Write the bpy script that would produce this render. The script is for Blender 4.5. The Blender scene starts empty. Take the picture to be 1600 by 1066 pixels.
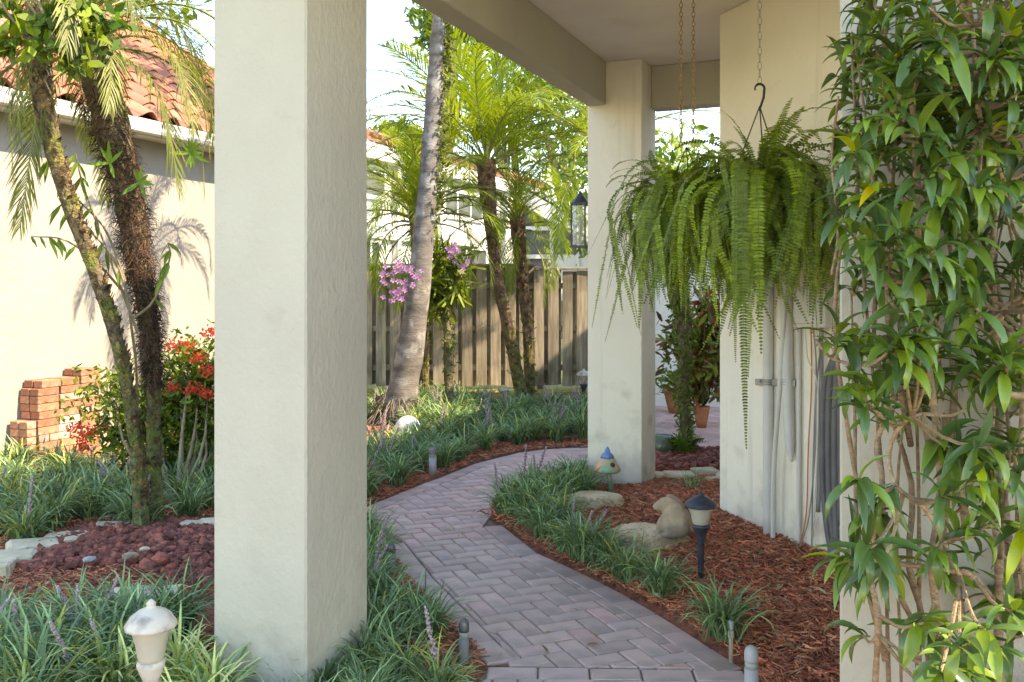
import bpy, math, random
import numpy as np
from mathutils import Vector, Matrix
R = math.radians
random.seed(11); rng = np.random.default_rng(11)
S = bpy.context.scene
COL = S.collection

# ---------------------------------------------------------------- camera, light, exposure
F = 1420.0; CH = 1.48; HY = 448.0
cd = bpy.data.cameras.new('camera'); cam = bpy.data.objects.new('camera', cd); COL.objects.link(cam)
cam.location = (0, 0, CH); cam.rotation_euler = (R(90), 0, 0)
cd.lens = F / 1600 * 36; cd.sensor_width = 36; cd.shift_y = -(533 - HY) / 1600
cd.clip_end = 800; cd.clip_start = 0.05
S.camera = cam
SUN_A = (0.96, -0.28); SUN_EL = 42.0
w = bpy.data.worlds.new("World"); S.world = w; w.use_nodes = True
nt = w.node_tree; bg = nt.nodes['Background']
sky = nt.nodes.new('ShaderNodeTexSky'); sky.sky_type = 'NISHITA'; sky.sun_disc = False
sky.sun_elevation = R(SUN_EL); sky.sun_rotation = math.atan2(SUN_A[0], SUN_A[1])
sky.air_density = 1.0; sky.dust_density = 0.2; sky.ozone_density = 3.0; sky.altitude = 300
hs_ = nt.nodes.new('ShaderNodeHueSaturation'); hs_.inputs['Saturation'].default_value = 1.15; hs_.inputs['Hue'].default_value = .503
nt.links.new(sky.outputs[0], hs_.inputs['Color']); nt.links.new(hs_.outputs[0], bg.inputs[0]); bg.inputs[1].default_value = 0.15
ld = bpy.data.lights.new('sun', 'SUN'); ld.energy = 2.0; ld.angle = R(0.6); ld.color = (1, .98, .95)
sun = bpy.data.objects.new('sun', ld); COL.objects.link(sun)
sd = Vector((SUN_A[0] * math.cos(R(SUN_EL)), SUN_A[1] * math.cos(R(SUN_EL)), math.sin(R(SUN_EL))))
sun.rotation_euler = sd.to_track_quat('Z', 'Y').to_euler(); sun.location = sd * 30
S.view_settings.view_transform = 'Standard'; S.view_settings.look = 'None'
S.view_settings.gamma = 1; S.view_settings.use_curve_mapping = False
S.view_settings.exposure = 2.72
S.view_settings.use_white_balance = True; S.view_settings.white_balance_temperature = 10300; S.view_settings.white_balance_tint = 14
S.cycles.max_bounces = 8; S.cycles.diffuse_bounces = 5; S.cycles.transparent_max_bounces = 12

# ---------------------------------------------------------------- helpers
def G(px, py, z=0.0):
    Y = (CH - z) * F / (py - HY)
    return np.array([(px - 800) / F * Y, Y, z])
def P(px, py, Y):
    return np.array([(px - 800) / F * Y, Y, CH + (HY - py) / F * Y])
TH = R(22.6)
DV = np.array([math.sin(TH), math.cos(TH), 0]); LV = np.array([math.cos(TH), -math.sin(TH), 0]); UP = np.array([0, 0, 1.0])

def tag(o, label=None, cat=None, group=None, kind=None):
    if label: o['label'] = label
    if cat: o['category'] = cat
    if group: o['group'] = group
    if kind: o['kind'] = kind
    return o
def empty(name, loc, label, cat, group=None, rz=0):
    o = bpy.data.objects.new(name, None); COL.objects.link(o); o.location = [float(v) for v in loc]
    o.rotation_euler = (0, 0, rz); o.empty_display_size = .1
    return tag(o, label, cat, group)
def link(name, me, parent=None, loc=None, rot=None, scale=None):
    o = bpy.data.objects.new(name, me); COL.objects.link(o)
    if parent: o.parent = parent
    if loc is not None: o.location = [float(v) for v in loc]
    if rot is not None: o.rotation_euler = rot
    if scale is not None: o.scale = (scale,) * 3 if isinstance(scale, (int, float)) else scale
    return o

class MB:
    def __init__(s, org=(0, 0, 0)):
        s.v = []; s.f = []; s.c = []; s.n = 0; s.org = np.array(org, float)
    def add(s, V, Fs, col=(1, 1, 1)):
        V = np.asarray(V, float).reshape(-1, 3) - s.org
        s.v.append(V); b = s.n
        s.f.extend([tuple(i + b for i in f) for f in Fs])
        c = np.asarray(col, float)
        s.c.append(np.tile(c, (len(V), 1)) if c.ndim == 1 else c)
        s.n += len(V); return s
    def box(s, o, ax, ay, az, col=(1, 1, 1)):   # corner + three edge vectors
        o, ax, ay, az = [np.asarray(q, float) for q in (o, ax, ay, az)]
        V = [o, o+ax, o+ax+ay, o+ay, o+az, o+ax+az, o+ax+ay+az, o+ay+az]
        if np.dot(np.cross(ax, ay), az) > 0:
            Fs = [(0,3,2,1),(4,5,6,7),(0,1,5,4),(1,2,6,5),(2,3,7,6),(3,0,4,7)]
        else:
            Fs = [(0,1,2,3),(4,7,6,5),(0,4,5,1),(1,5,6,2),(2,6,7,3),(3,7,4,0)]
        return s.add(V, Fs, col)
    def bbox(s, o, ax, ay, az, b=.004, col=(1, 1, 1)):   # bevelled box
        o, ax, ay, az = [np.asarray(q, float) for q in (o, ax, ay, az)]
        L = [np.linalg.norm(a) for a in (ax, ay, az)]; U = [a / l for a, l in zip((ax, ay, az), L)]
        V = []
        idx = {}
        for sx in (0, 1):
            for sy in (0, 1):
                for sz in (0, 1):
                    for k in range(3):
                        p = o + ax * sx + ay * sy + az * sz
                        for m, sg in enumerate((sx, sy, sz)):
                            if m != k: p = p + U[m] * (b if sg == 0 else -b)
                        idx[(sx, sy, sz, k)] = len(V); V.append(p)
        Fs = []
        for k in range(3):
            a, c = [(1, 2), (2, 0), (0, 1)][k]
            for sg in (0, 1):
                q = []
                for (i, j) in ((0, 0), (1, 0), (1, 1), (0, 1)):
                    t = [0, 0, 0]; t[k] = sg; t[a] = i; t[c] = j; q.append(idx[(*t, k)])
                Fs.append(tuple(q) if sg else tuple(q[::-1]))
        for k in range(3):   # edges along k
            a, c = [(1, 2), (2, 0), (0, 1)][k]
            for i in (0, 1):
                for j in (0, 1):
                    t0 = [0, 0, 0]; t1 = [0, 0, 0]; t1[k] = 1
                    t0[a] = t1[a] = i; t0[c] = t1[c] = j
                    q = (idx[(*t0, a)], idx[(*t0, c)], idx[(*t1, c)], idx[(*t1, a)])
                    Fs.append(q if (i == j) else q[::-1])
        for sx in (0, 1):
            for sy in (0, 1):
                for sz in (0, 1):
                    Fs.append(tuple(idx[(sx, sy, sz, k)] for k in range(3)))
        if np.dot(np.cross(ax, ay), az) < 0: Fs = [f[::-1] for f in Fs]
        return s.add(V, Fs, col)
    def tube(s, pts, rad, n=8, col=(1, 1, 1), cap=True, jit=0):
        pts = np.asarray(pts, float); m = len(pts)
        rad = np.full(m, rad, float) if np.isscalar(rad) else np.asarray(rad, float)
        if len(rad) != m: rad = np.interp(np.linspace(0,1,m), np.linspace(0,1,len(rad)), rad)
        T = np.gradient(pts, axis=0); T /= np.linalg.norm(T, axis=1)[:, None] + 1e-9
        ref = np.array([1, 0, 0.]) if abs(T[0][0]) < .8 else np.array([0, 1., 0])
        a = np.cross(T[0], ref); a /= np.linalg.norm(a); V = []
        th = np.linspace(0, 2 * math.pi, n, endpoint=False)
        for i in range(m):
            a = a - T[i] * np.dot(a, T[i]); a /= np.linalg.norm(a); b = np.cross(T[i], a)
            rr = rad[i] * (1 + (rng.uniform(-jit, jit, n) if jit else 0))
            V.append(pts[i] + np.outer(np.cos(th) * rr, a) + np.outer(np.sin(th) * rr, b))
        V = np.concatenate(V); Fs = []
        for i in range(m - 1):
            for j in range(n):
                k = (j + 1) % n
                Fs.append((i*n+j, i*n+k, (i+1)*n+k, (i+1)*n+j))
        if cap: Fs.append(tuple(range(n))[::-1]); Fs.append(tuple((m-1)*n + j for j in range(n)))
        return s.add(V, Fs, col)
    def lathe(s, prof, org=(0, 0, 0), n=20, col=(1, 1, 1), flute=0):
        org = np.asarray(org, float); V = []; Fs = []
        for (r, z) in prof:
            for j in range(n):
                t = 2 * math.pi * j / n; rr = r * (1 + flute * (j % 2))
                V.append(org + np.array([rr * math.cos(t), rr * math.sin(t), z]))
        m = len(prof)
        for i in range(m - 1):
            for j in range(n):
                k = (j + 1) % n; Fs.append((i*n+j, i*n+k, (i+1)*n+k, (i+1)*n+j))
        Fs.append(tuple(range(n))[::-1]); Fs.append(tuple((m-1)*n + j for j in range(n)))
        return s.add(V, Fs, col)
    def ribbon(s, pts, wid, side, col=(1, 1, 1), fold=0.0):
        pts = np.asarray(pts, float); m = len(pts)
        wid = np.full(m, wid, float) if np.isscalar(wid) else np.asarray(wid, float)
        side = np.asarray(side, float)
        if side.ndim == 1: side = np.tile(side, (m, 1))
        if fold:
            T = np.gradient(pts, axis=0); nrm = np.cross(side, T); nrm /= np.linalg.norm(nrm, axis=1)[:, None] + 1e-9
            off = nrm * (wid * fold)[:, None]
            V = np.stack([pts - side * wid[:, None] / 2 - off, pts, pts + side * wid[:, None] / 2 - off], 1).reshape(-1, 3)
            Fs = []
            for i in range(m - 1):
                a = i * 3; Fs += [(a, a+1, a+4, a+3), (a+1, a+2, a+5, a+4)]
            c = np.asarray(col, float)
            if c.ndim == 2: c = np.repeat(c, 3, 0)
            return s.add(V, Fs, c)
        V = np.stack([pts - side * wid[:, None] / 2, pts + side * wid[:, None] / 2], 1).reshape(-1, 3)
        Fs = [(2*i, 2*i+1, 2*i+3, 2*i+2) for i in range(m - 1)]
        c = np.asarray(col, float)
        if c.ndim == 2: c = np.repeat(c, 2, 0)
        return s.add(V, Fs, c)
    def rock(s, c, r, col=(1, 1, 1), j=.25, sub=0):
        V, Fs = ICO[sub]
        V = V * (1 + rng.uniform(-j, j, (len(V), 1))) * np.asarray(r)
        a = rng.uniform(0, 6.28); ca, sa = math.cos(a), math.sin(a)
        V = V @ np.array([[ca, -sa, 0], [sa, ca, 0], [0, 0, 1]])
        return s.add(V + np.asarray(c), Fs, col)
    def mesh(s, name, mat, smooth=False):
        me = bpy.data.meshes.new(name)
        V = np.concatenate(s.v) if s.v else np.zeros((0, 3))
        me.from_pydata(V.tolist(), [], s.f)
        ca = me.color_attributes.new('Col', 'FLOAT_COLOR', 'POINT')
        cc = np.ones((len(V), 4)); cc[:, :3] = np.concatenate(s.c)
        ca.data.foreach_set('color', cc.ravel())
        me.materials.append(mat)
        if smooth: me.polygons.foreach_set('use_smooth', [True] * len(me.polygons))
        me.update(); return me
    def build(s, name, mat, parent=None, smooth=False, **kw):
        o = link(name, s.mesh(name, mat, smooth), parent, **kw)
        if not parent and s.org.any() and 'loc' not in kw: o.location = s.org
        return o
def ico(sub):
    import bmesh
    bm = bmesh.new(); bmesh.ops.create_icosphere(bm, subdivisions=sub, radius=1)
    V = np.array([v.co[:] for v in bm.verts]); Fs = [tuple(v.index for v in f.verts) for f in bm.faces]; bm.free()
    return V, Fs
ICO = [ico(1), ico(2), ico(3), ico(4), ico(5)]

def smoothpath(ctrl, n):
    c = np.asarray(ctrl, float); m = len(c)
    t = np.linspace(0, m - 1, n); out = []
    cc = np.vstack([2*c[0]-c[1], c, 2*c[-1]-c[-2]])
    for u in t:
        i = min(int(u), m - 2); f = u - i; p0, p1, p2, p3 = cc[i], cc[i+1], cc[i+2], cc[i+3]
        out.append(.5*((2*p1)+(-p0+p2)*f+(2*p0-5*p1+4*p2-p3)*f*f+(-p0+3*p1-3*p2+p3)*f**3))
    return np.array(out)

# ---------------------------------------------------------------- materials
def lin(c): return tuple((x/255/12.92) if x/255 <= .04045 else ((x/255+.055)/1.055)**2.4 for x in c)
def M(name, c1, c2=None, scale=8, rough=.7, bumps=(), attr=False, rnd=0, trans=0, spec=.4, det=4, stretch=None, c3=None, s3=1.5, f3=(.5,.7), metal=0, coat=0, dirt=False):
    m = bpy.data.materials.new(name); m.use_nodes = True; N = m.node_tree.nodes; L = m.node_tree.links
    b = N['Principled BSDF']; out = N['Material Output']
    tc = N.new('ShaderNodeTexCoord'); vec = tc.outputs['Object']
    if stretch:
        mp = N.new('ShaderNodeMapping'); L.new(vec, mp.inputs[0]); mp.inputs['Scale'].default_value = stretch; vec = mp.outputs[0]
    def noise(sc, d=det, v=vec):
        n = N.new('ShaderNodeTexNoise'); n.inputs['Scale'].default_value = sc; n.inputs['Detail'].default_value = d
        L.new(v, n.inputs['Vector']); return n.outputs['Fac']
    def mixc(fac, a, bb, mode='MIX'):
        x = N.new('ShaderNodeMix'); x.data_type = 'RGBA'; x.blend_type = mode
        for sock, val in ((x.inputs[0], fac), (x.inputs[6], a), (x.inputs[7], bb)):
            if hasattr(val, 'links'): L.new(val, sock)
            else: sock.default_value = val if isinstance(val, (int, float)) else (*val, 1)
        return x.outputs[2]
    def ramp(v, a, bb):
        r = N.new('ShaderNodeMapRange'); r.inputs[1].default_value = a; r.inputs[2].default_value = bb; L.new(v, r.inputs[0]); return r.outputs[0]
    col = (*c1, 1)
    n1 = noise(scale)
    col = mixc(ramp(n1, .35, .65), c1, c2 if c2 else c1)
    if c3 is not None: col = mixc(ramp(noise(s3, 6, tc.outputs['Object']), *f3), col, c3)
    if dirt:
        sx = N.new('ShaderNodeSeparateXYZ'); L.new(tc.outputs['Object'], sx.inputs[0])
        mm = N.new('ShaderNodeMapRange'); L.new(sx.outputs[2], mm.inputs[0]); mm.inputs[1].default_value = .02; mm.inputs[2].default_value = .75; mm.inputs[3].default_value = .28; mm.inputs[4].default_value = 0
        ad = N.new('ShaderNodeMath'); ad.operation = 'ADD'; L.new(mm.outputs[0], ad.inputs[0]); L.new(noise(6, 8, tc.outputs['Object']), ad.inputs[1])
        col = mixc(ramp(ad.outputs[0], .64, 1.15), col, (.30,.26,.20))
        mp2 = N.new('ShaderNodeMapping'); L.new(tc.outputs['Object'], mp2.inputs[0]); mp2.inputs['Scale'].default_value = (9,9,.55)
        col = mixc(ramp(noise(1.0, 6, mp2.outputs[0]), .62, 1.0), col, (.40,.375,.31))
    if attr:
        a = N.new('ShaderNodeAttribute'); a.attribute_name = 'Col'; col = mixc(1.0, col, a.outputs['Color'], 'MULTIPLY')
    if rnd:
        oi = N.new('ShaderNodeObjectInfo'); r = N.new('ShaderNodeMapRange'); L.new(oi.outputs['Random'], r.inputs[0])
        r.inputs[3].default_value = 1 - rnd; r.inputs[4].default_value = 1 + rnd
        hs = N.new('ShaderNodeHueSaturation'); L.new(col, hs.inputs['Color']); L.new(r.outputs[0], hs.inputs['Value'])
        col = hs.outputs[0]
    L.new(col, b.inputs['Base Color']); b.inputs['Roughness'].default_value = rough
    b.inputs['Specular IOR Level'].default_value = spec; b.inputs['Metallic'].default_value = metal
    if coat: b.inputs['Coat Weight'].default_value = coat
    h = None
    for (sc, st, di) in bumps:
        bp = N.new('ShaderNodeBump'); bp.inputs['Strength'].default_value = st; bp.inputs['Distance'].default_value = di
        L.new(noise(sc, 5), bp.inputs['Height'])
        if h: L.new(h, bp.inputs['Normal'])
        h = bp.outputs[0]
    if h: L.new(h, b.inputs['Normal'])
    if trans:
        t = N.new('ShaderNodeBsdfTranslucent'); tcol = mixc(1.0, col, (1.0, 1.0, .45), 'MULTIPLY'); L.new(tcol, t.inputs[0])
        mx = N.new('ShaderNodeMixShader'); mx.inputs[0].default_value = trans
        L.new(b.outputs[0], mx.inputs[1]); L.new(t.outputs[0], mx.inputs[2]); L.new(mx.outputs[0], out.inputs[0])
    return m

m_stucco = M('stucco', (.46,.43,.345), (.43,.40,.32), 3, .85, ((13,.45,.010),(48,.55,.008),(160,.45,.003)), stretch=(1,1,.7), dirt=True, c3=(.41,.385,.32), s3=1.1, f3=(.5,.8))  # house paint, darkened to offset the open light on the near column
m_stucco_shade = M('stucco lifted for shade', (.80,.75,.63), (.77,.72,.59), 3, .85, ((13,.45,.012),(46,.6,.009),(160,.35,.003)), stretch=(1,1,.6), dirt=True, c3=(.70,.65,.54), s3=1.1, f3=(.5,.8))  # same house paint, base colour lifted to offset the porch shade
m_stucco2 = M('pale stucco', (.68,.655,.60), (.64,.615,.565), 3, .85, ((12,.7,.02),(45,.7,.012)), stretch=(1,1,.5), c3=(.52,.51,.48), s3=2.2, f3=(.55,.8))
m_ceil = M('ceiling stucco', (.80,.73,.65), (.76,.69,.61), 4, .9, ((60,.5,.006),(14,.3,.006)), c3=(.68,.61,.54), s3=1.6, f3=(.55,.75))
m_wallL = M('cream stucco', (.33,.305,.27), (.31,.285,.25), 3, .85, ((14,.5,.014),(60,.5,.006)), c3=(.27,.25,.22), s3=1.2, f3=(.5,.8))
m_white = M('white paint', (.66,.65,.63), (.62,.61,.59), 6, .5)
m_grout = M('joint sand', (.26,.205,.165), (.17,.135,.105), 30, .95, ((80,.5,.003),))
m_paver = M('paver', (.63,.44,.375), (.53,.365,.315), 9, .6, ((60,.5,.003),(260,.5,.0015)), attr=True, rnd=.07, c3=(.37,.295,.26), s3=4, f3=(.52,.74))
m_ground = M('soil and mulch', (.34,.11,.058), (.14,.05,.03), 22, .95, ((30,.8,.03),(90,.7,.01)), attr=True)
m_lawn = M('lawn ground', (.10,.13,.04), (.07,.09,.03), 5, .95, ((30,.6,.02),))
m_chip = M('mulch chips', (.56,.185,.095), (.34,.105,.056), 14, .85, ((70,.5,.003),), attr=True)
m_lava = M('lava rock', (.27,.085,.055), (.13,.045,.035), 30, .9, ((90,.8,.006),), attr=True)
m_rock = M('limestone', (.86,.66,.43), (.68,.49,.28), 9, .9, ((12,.9,.05),(50,.9,.02),(160,.7,.006)), c3=(.42,.32,.20), s3=6, f3=(.56,.78))
m_rabbit = M('carved stone', (.46,.335,.22), (.34,.25,.17), 18, .85, ((60,.5,.004),), c3=(.17,.13,.10), s3=7, f3=(.5,.75))
m_edge = M('edging stone', (.66,.56,.40), (.50,.42,.28), 9, .9, ((30,.6,.01),(120,.5,.003)), rnd=.12, c3=(.30,.27,.17), s3=6, f3=(.5,.7))
m_brick = M('clay brick', (.46,.20,.12), (.36,.145,.085), 14, .9, ((40,.8,.008),(160,.6,.003)), rnd=.28, c3=(.52,.40,.33), s3=8, f3=(.54,.72))
m_brickg = M('grey brick', (.42,.39,.35), (.34,.32,.28), 14, .85, ((50,.5,.004),))
m_blade = M('liriope leaf', (.16,.225,.095), (.11,.165,.072), 5, .42, attr=True, trans=.22, spec=.5, rnd=.12)
m_blade2 = M('variegated leaf', (.42,.44,.22), (.28,.34,.13), 5, .45, attr=True, trans=.25)
m_spike = M('flower spike', (.36,.27,.29), (.26,.19,.20), 40, .8, attr=True)
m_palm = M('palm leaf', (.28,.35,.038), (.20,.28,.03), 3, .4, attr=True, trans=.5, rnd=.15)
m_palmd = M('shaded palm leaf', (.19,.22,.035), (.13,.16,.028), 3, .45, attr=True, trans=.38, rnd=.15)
m_rachis = M('palm rachis', (.22,.24,.07), (.16,.16,.05), 6, .5)
m_fern = M('fern frond', (.185,.28,.040), (.13,.21,.030), 4, .5, attr=True, trans=.33, rnd=.22)
m_drac = M('glossy leaf', (.095,.165,.036), (.058,.115,.027), 6, .25, attr=True, trans=.22, spec=.55, rnd=.2)
m_cane = M('cane bark', (.36,.25,.155), (.22,.145,.085), 16, .85, ((40,1,.012),(120,.8,.004)), attr=True, stretch=(1,1,3))
m_gtrunk = M('grey palm trunk', (.17,.15,.13), (.10,.09,.08), 5, .9, ((24,.7,.012),(80,.6,.005)), attr=True, stretch=(1,1,4), c3=(.25,.24,.22), s3=7, f3=(.5,.62))
m_btrunk = M('brown palm trunk', (.22,.135,.085), (.07,.042,.028), 14, .95, ((35,.8,.02),(100,.6,.006)), attr=True)
m_moss = M('mossy trunk', (.20,.155,.095), (.075,.055,.035), 22, .95, ((30,1,.04),(90,.9,.014)), attr=True, c3=(.13,.145,.035), s3=6, f3=(.5,.65))
m_fibre = M('palm fibre', (.05,.028,.018), (.022,.013,.010), 20, .95, attr=True)
m_fence = M('weathered fence wood', (.40,.335,.25), (.22,.185,.14), 3, .9, ((30,.5,.005),(7,.4,.006)), rnd=.2, stretch=(9,9,.8), c3=(.13,.105,.07), s3=1.7, f3=(.5,.75))
m_leaf = M('shrub leaf', (.13,.175,.035), (.09,.13,.026), 6, .5, attr=True, trans=.3, rnd=.1)
m_flower = M('petal', (1,1,1), (.85,.85,.85), 30, .6, attr=True, trans=.25)
m_cap = M('dark painted metal', (.045,.055,.075), (.03,.035,.045), 20, .42, ((60,.3,.002),), c3=(.2,.2,.2), s3=16, f3=(.66,.74))
m_lens = M('frosted lens', (.72,.68,.58), (.62,.58,.48), 9, .35, trans=.35)
m_capw = M('faded cream metal', (.62,.56,.45), (.5,.45,.37), 8, .55, ((40,.3,.002),), c3=(.27,.23,.19), s3=14, f3=(.48,.66))
m_gplas = M('grey plastic', (.20,.19,.175), (.15,.145,.135), 12, .6, ((70,.3,.002),))
m_gplas2 = M('pale grey plastic', (.36,.36,.35), (.30,.30,.29), 12, .5)
m_clear = M('clear ring', (.55,.57,.55), None, 4, .1, trans=.5)
m_pvc = M('painted conduit', (.60,.585,.54), (.54,.525,.48), 8, .5, ((40,.2,.003),))
m_metal = M('galvanised metal', (.42,.41,.39), (.33,.32,.30), 20, .45, metal=.6)
m_hose = M('grey hose', (.145,.14,.145), (.11,.105,.11), 10, .5)
m_orange = M('orange cable', (.55,.16,.06), None, 5, .5)
m_gcable = M('grey cable', (.30,.29,.27), (.2,.19,.18), 5, .6)
m_chain = M('rusty chain', (.45,.27,.13), (.30,.15,.07), 40, .6, metal=.3)
m_chaing = M('dull chain', (.38,.36,.27), (.26,.25,.18), 40, .5, metal=.4)
m_black = M('black plastic', (.02,.02,.02), (.03,.03,.03), 10, .4)
m_terra = M('terracotta', (.42,.17,.08), (.34,.13,.06), 9, .8)
m_green = M('green glazed ceramic', (.10,.115,.05), (.06,.075,.035), 14, .3, coat=.4)
m_globe = M('white globe', (.72,.72,.70), (.64,.64,.62), 14, .6, ((30,.3,.004),))
m_tile = M('roof tile', (.42,.16,.105), (.30,.11,.075), 3, .8, ((40,.3,.006),), rnd=.22, c3=(.24,.16,.17), s3=1.2, f3=(.55,.8))
m_glass = M('window glass', (.05,.06,.05), (.10,.11,.09), 1.3, .3, spec=.4)
m_screen = M('insect screen', (.10,.10,.10), (.13,.13,.125), 2, .7)
m_blueg = M('blue glaze', (.09,.24,.48), (.07,.2,.42), 9, .25, coat=.5)
m_mosaic = M('coloured mosaic', (.10,.42,.28), (.66,.34,.20), 15, .35, coat=.3, det=1)
m_twig = M('twig', (.26,.21,.13), (.18,.14,.08), 12, .85)
m_door = M('grey door paint', (.17,.165,.20), (.15,.145,.18), 3, .5)
m_lens2 = M('smoky lamp top', (.06,.055,.05), (.12,.11,.10), 20, .25, spec=.6)

# ---------------------------------------------------------------- site geometry
C2 = P(1003, 448, 6.38); C2[2] = 0
C1 = P(478, 448, 3.12); C1[2] = 0
K3 = P(1124, 448, 5.355); K3[2] = 0                       # corner of the diagonal wall
W3 = np.array([.35, -.937, 0]); W3 /= np.linalg.norm(W3)
N3 = np.array([-W3[1]*-1, 0, 0])                          # placeholder, set below
N3 = np.array([W3[1], -W3[0], 0]); N3 = N3 if N3[0] < 0 else -N3   # facing left, into the bed
K4 = np.array([.886, 2.457, 0])
LW = G(40, 725)                                           # point of the left neighbour's wall
def on_plane(px, py, p0, nrm):
    d = np.array([(px - 800) / F, 1, (HY - py) / F]); c = np.array([0, 0, CH])
    return c + d * (np.dot(p0 - c, nrm) / np.dot(d, nrm))
def W3P(px, py, off=.0): return on_plane(px, py, K3 + N3 * off, N3)
def poly_contains(poly, x, y):
    x = np.asarray(x); y = np.asarray(y); ins = np.zeros(x.shape, bool); n = len(poly)
    for i in range(n):
        x0, y0 = poly[i][:2]; x1, y1 = poly[(i+1) % n][:2]
        c = ((y0 > y) != (y1 > y)) & (x < (x1 - x0) * (y - y0) / (y1 - y0 + 1e-12) + x0)
        ins ^= c
    return ins
gp = lambda L: np.array([G(a, b)[:2] for a, b in L])
polyB = gp([(572,802),(766,807),(784,820),(840,864),(928,904),(1000,942),(1080,992),(1161,1044),(761,1038),(737,1013),(700,972),(645,912),(600,850)])
polyC = gp([(761,1036),(1162,1043),(1230,1110),(1260,1400),(560,1400),(690,1110)])
polyA = gp([(470,840),(500,815),(577,790),(654,758),(692,745),(743,724),(812,707),(846,702),(915,699),(1010,699),(1010,735),(930,733),(880,738),(838,748),(802,763),(780,776),(773,789),(768,805.5),(572,803),(520,826)])
polyD = gp([(905,697),(960,680),(1000,655),(1005,634),(1300,634),(1330,700),(1125,707),(1024,694)])
ALLP = [polyA, polyB, polyC, polyD]
def bedz(x, y):
    x = np.asarray(x, float); y = np.asarray(y, float)
    d3 = (x - K3[0]) * N3[0] + (y - K3[1]) * N3[1]
    al = (x - K3[0]) * W3[0] + (y - K3[1]) * W3[1]
    z = .145 * np.clip(1 - np.maximum(d3, 0) / 1.25, 0, 1) ** 1.2 * np.clip(1 - np.maximum(-al - .2, 0) / 1.6, 0, 1)
    c = G(205, 868); z = z + .075 * np.exp(-(((x - c[0]) / .75) ** 2 + ((y - c[1]) / .6) ** 2))
    return z + .012 + .008 * np.sin(x * 5.1 + y * 3.3) * np.sin(y * 4.7 - x * 2)
gxs = np.arange(-8, 6.01, .045); gys = np.arange(.6, 14.6, .045)
X, Y = np.meshgrid(gxs, gys); Z = bedz(X, Y)
ins = np.zeros(X.shape, bool)
for p in ALLP: ins |= poly_contains(p, X, Y)
dist = np.full(X.shape, 9.0)
for p in ALLP:
    dp = np.full(X.shape, 9.0)
    for a_, b_ in zip(p, np.roll(p, -1, 0)):
        e_ = b_ - a_; L2 = e_ @ e_ + 1e-12; t_ = np.clip(((X-a_[0])*e_[0] + (Y-a_[1])*e_[1])/L2, 0, 1)
        dp = np.minimum(dp, np.hypot(X-a_[0]-t_*e_[0], Y-a_[1]-t_*e_[1]))
    dist = np.minimum(dist, np.where(poly_contains(p, X, Y), -dp, dp))
Z = np.where(dist >= .06, Z, np.where(dist > 0, -.009 + (Z+.009)*np.clip(dist, 0, .06)/.06, np.interp(dist, [-.08,-.045,0], [-.036,-.015,-.009]))); edge = Z.copy()
ny, nx = X.shape
V = np.stack([X.ravel(), Y.ravel(), edge.ravel()], 1)
wd = (X - LW[0]) * LV[0] + (Y - LW[1]) * LV[1]
cg = np.ones((ny, nx, 3)); 
grassy = (wd < .85) | (Y > 12.6) | ((X < -3.0) & (Y < 5))
cg[grassy] = (1.1, 2.8, 1.2)
soil = (poly_contains(gp([(480,900),(740,1030),(760,1100),(480,1200)]), X, Y)) | ((Y > 7.2) & (X < 1.2))
cg[soil & ~grassy] = (.75, 1.0, 1.0)
g = MB(); ii = np.arange((ny-1)*(nx-1)); r0 = ii // (nx-1); c0 = ii % (nx-1); b0 = r0 * nx + c0
keep = ~(ins[:-1, :-1] & ins[1:, 1:] & ins[:-1, 1:] & ins[1:, :-1]).ravel() | True
g.add(V, np.stack([b0, b0+1, b0+nx+1, b0+nx], 1).tolist(), cg.reshape(-1, 3))
tag(g.build('garden_soil', m_ground, smooth=True), kind='structure')
gl = MB(); 
gl.add([(-300,-60,-.07),(300,-60,-.07),(300,500,-.07),(-300,500,-.07)], [(0,1,2,3)])
tag(gl.build('ground', m_lawn), kind='structure')

bslab = MB(); bslab.add([(-9,-14,-.045),(9,-14,-.045),(9,.35,-.045),(-9,.35,-.045)], [(0,1,2,3)])  # pale slab added unseen behind the camera to bounce sunlight
m_conc = M('bounce slab', (.30,.28,.245), (.25,.235,.205), 2, .9, ((60,.3,.004),)); tag(bslab.build('bounce_slab', m_conc), kind='structure')
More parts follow.
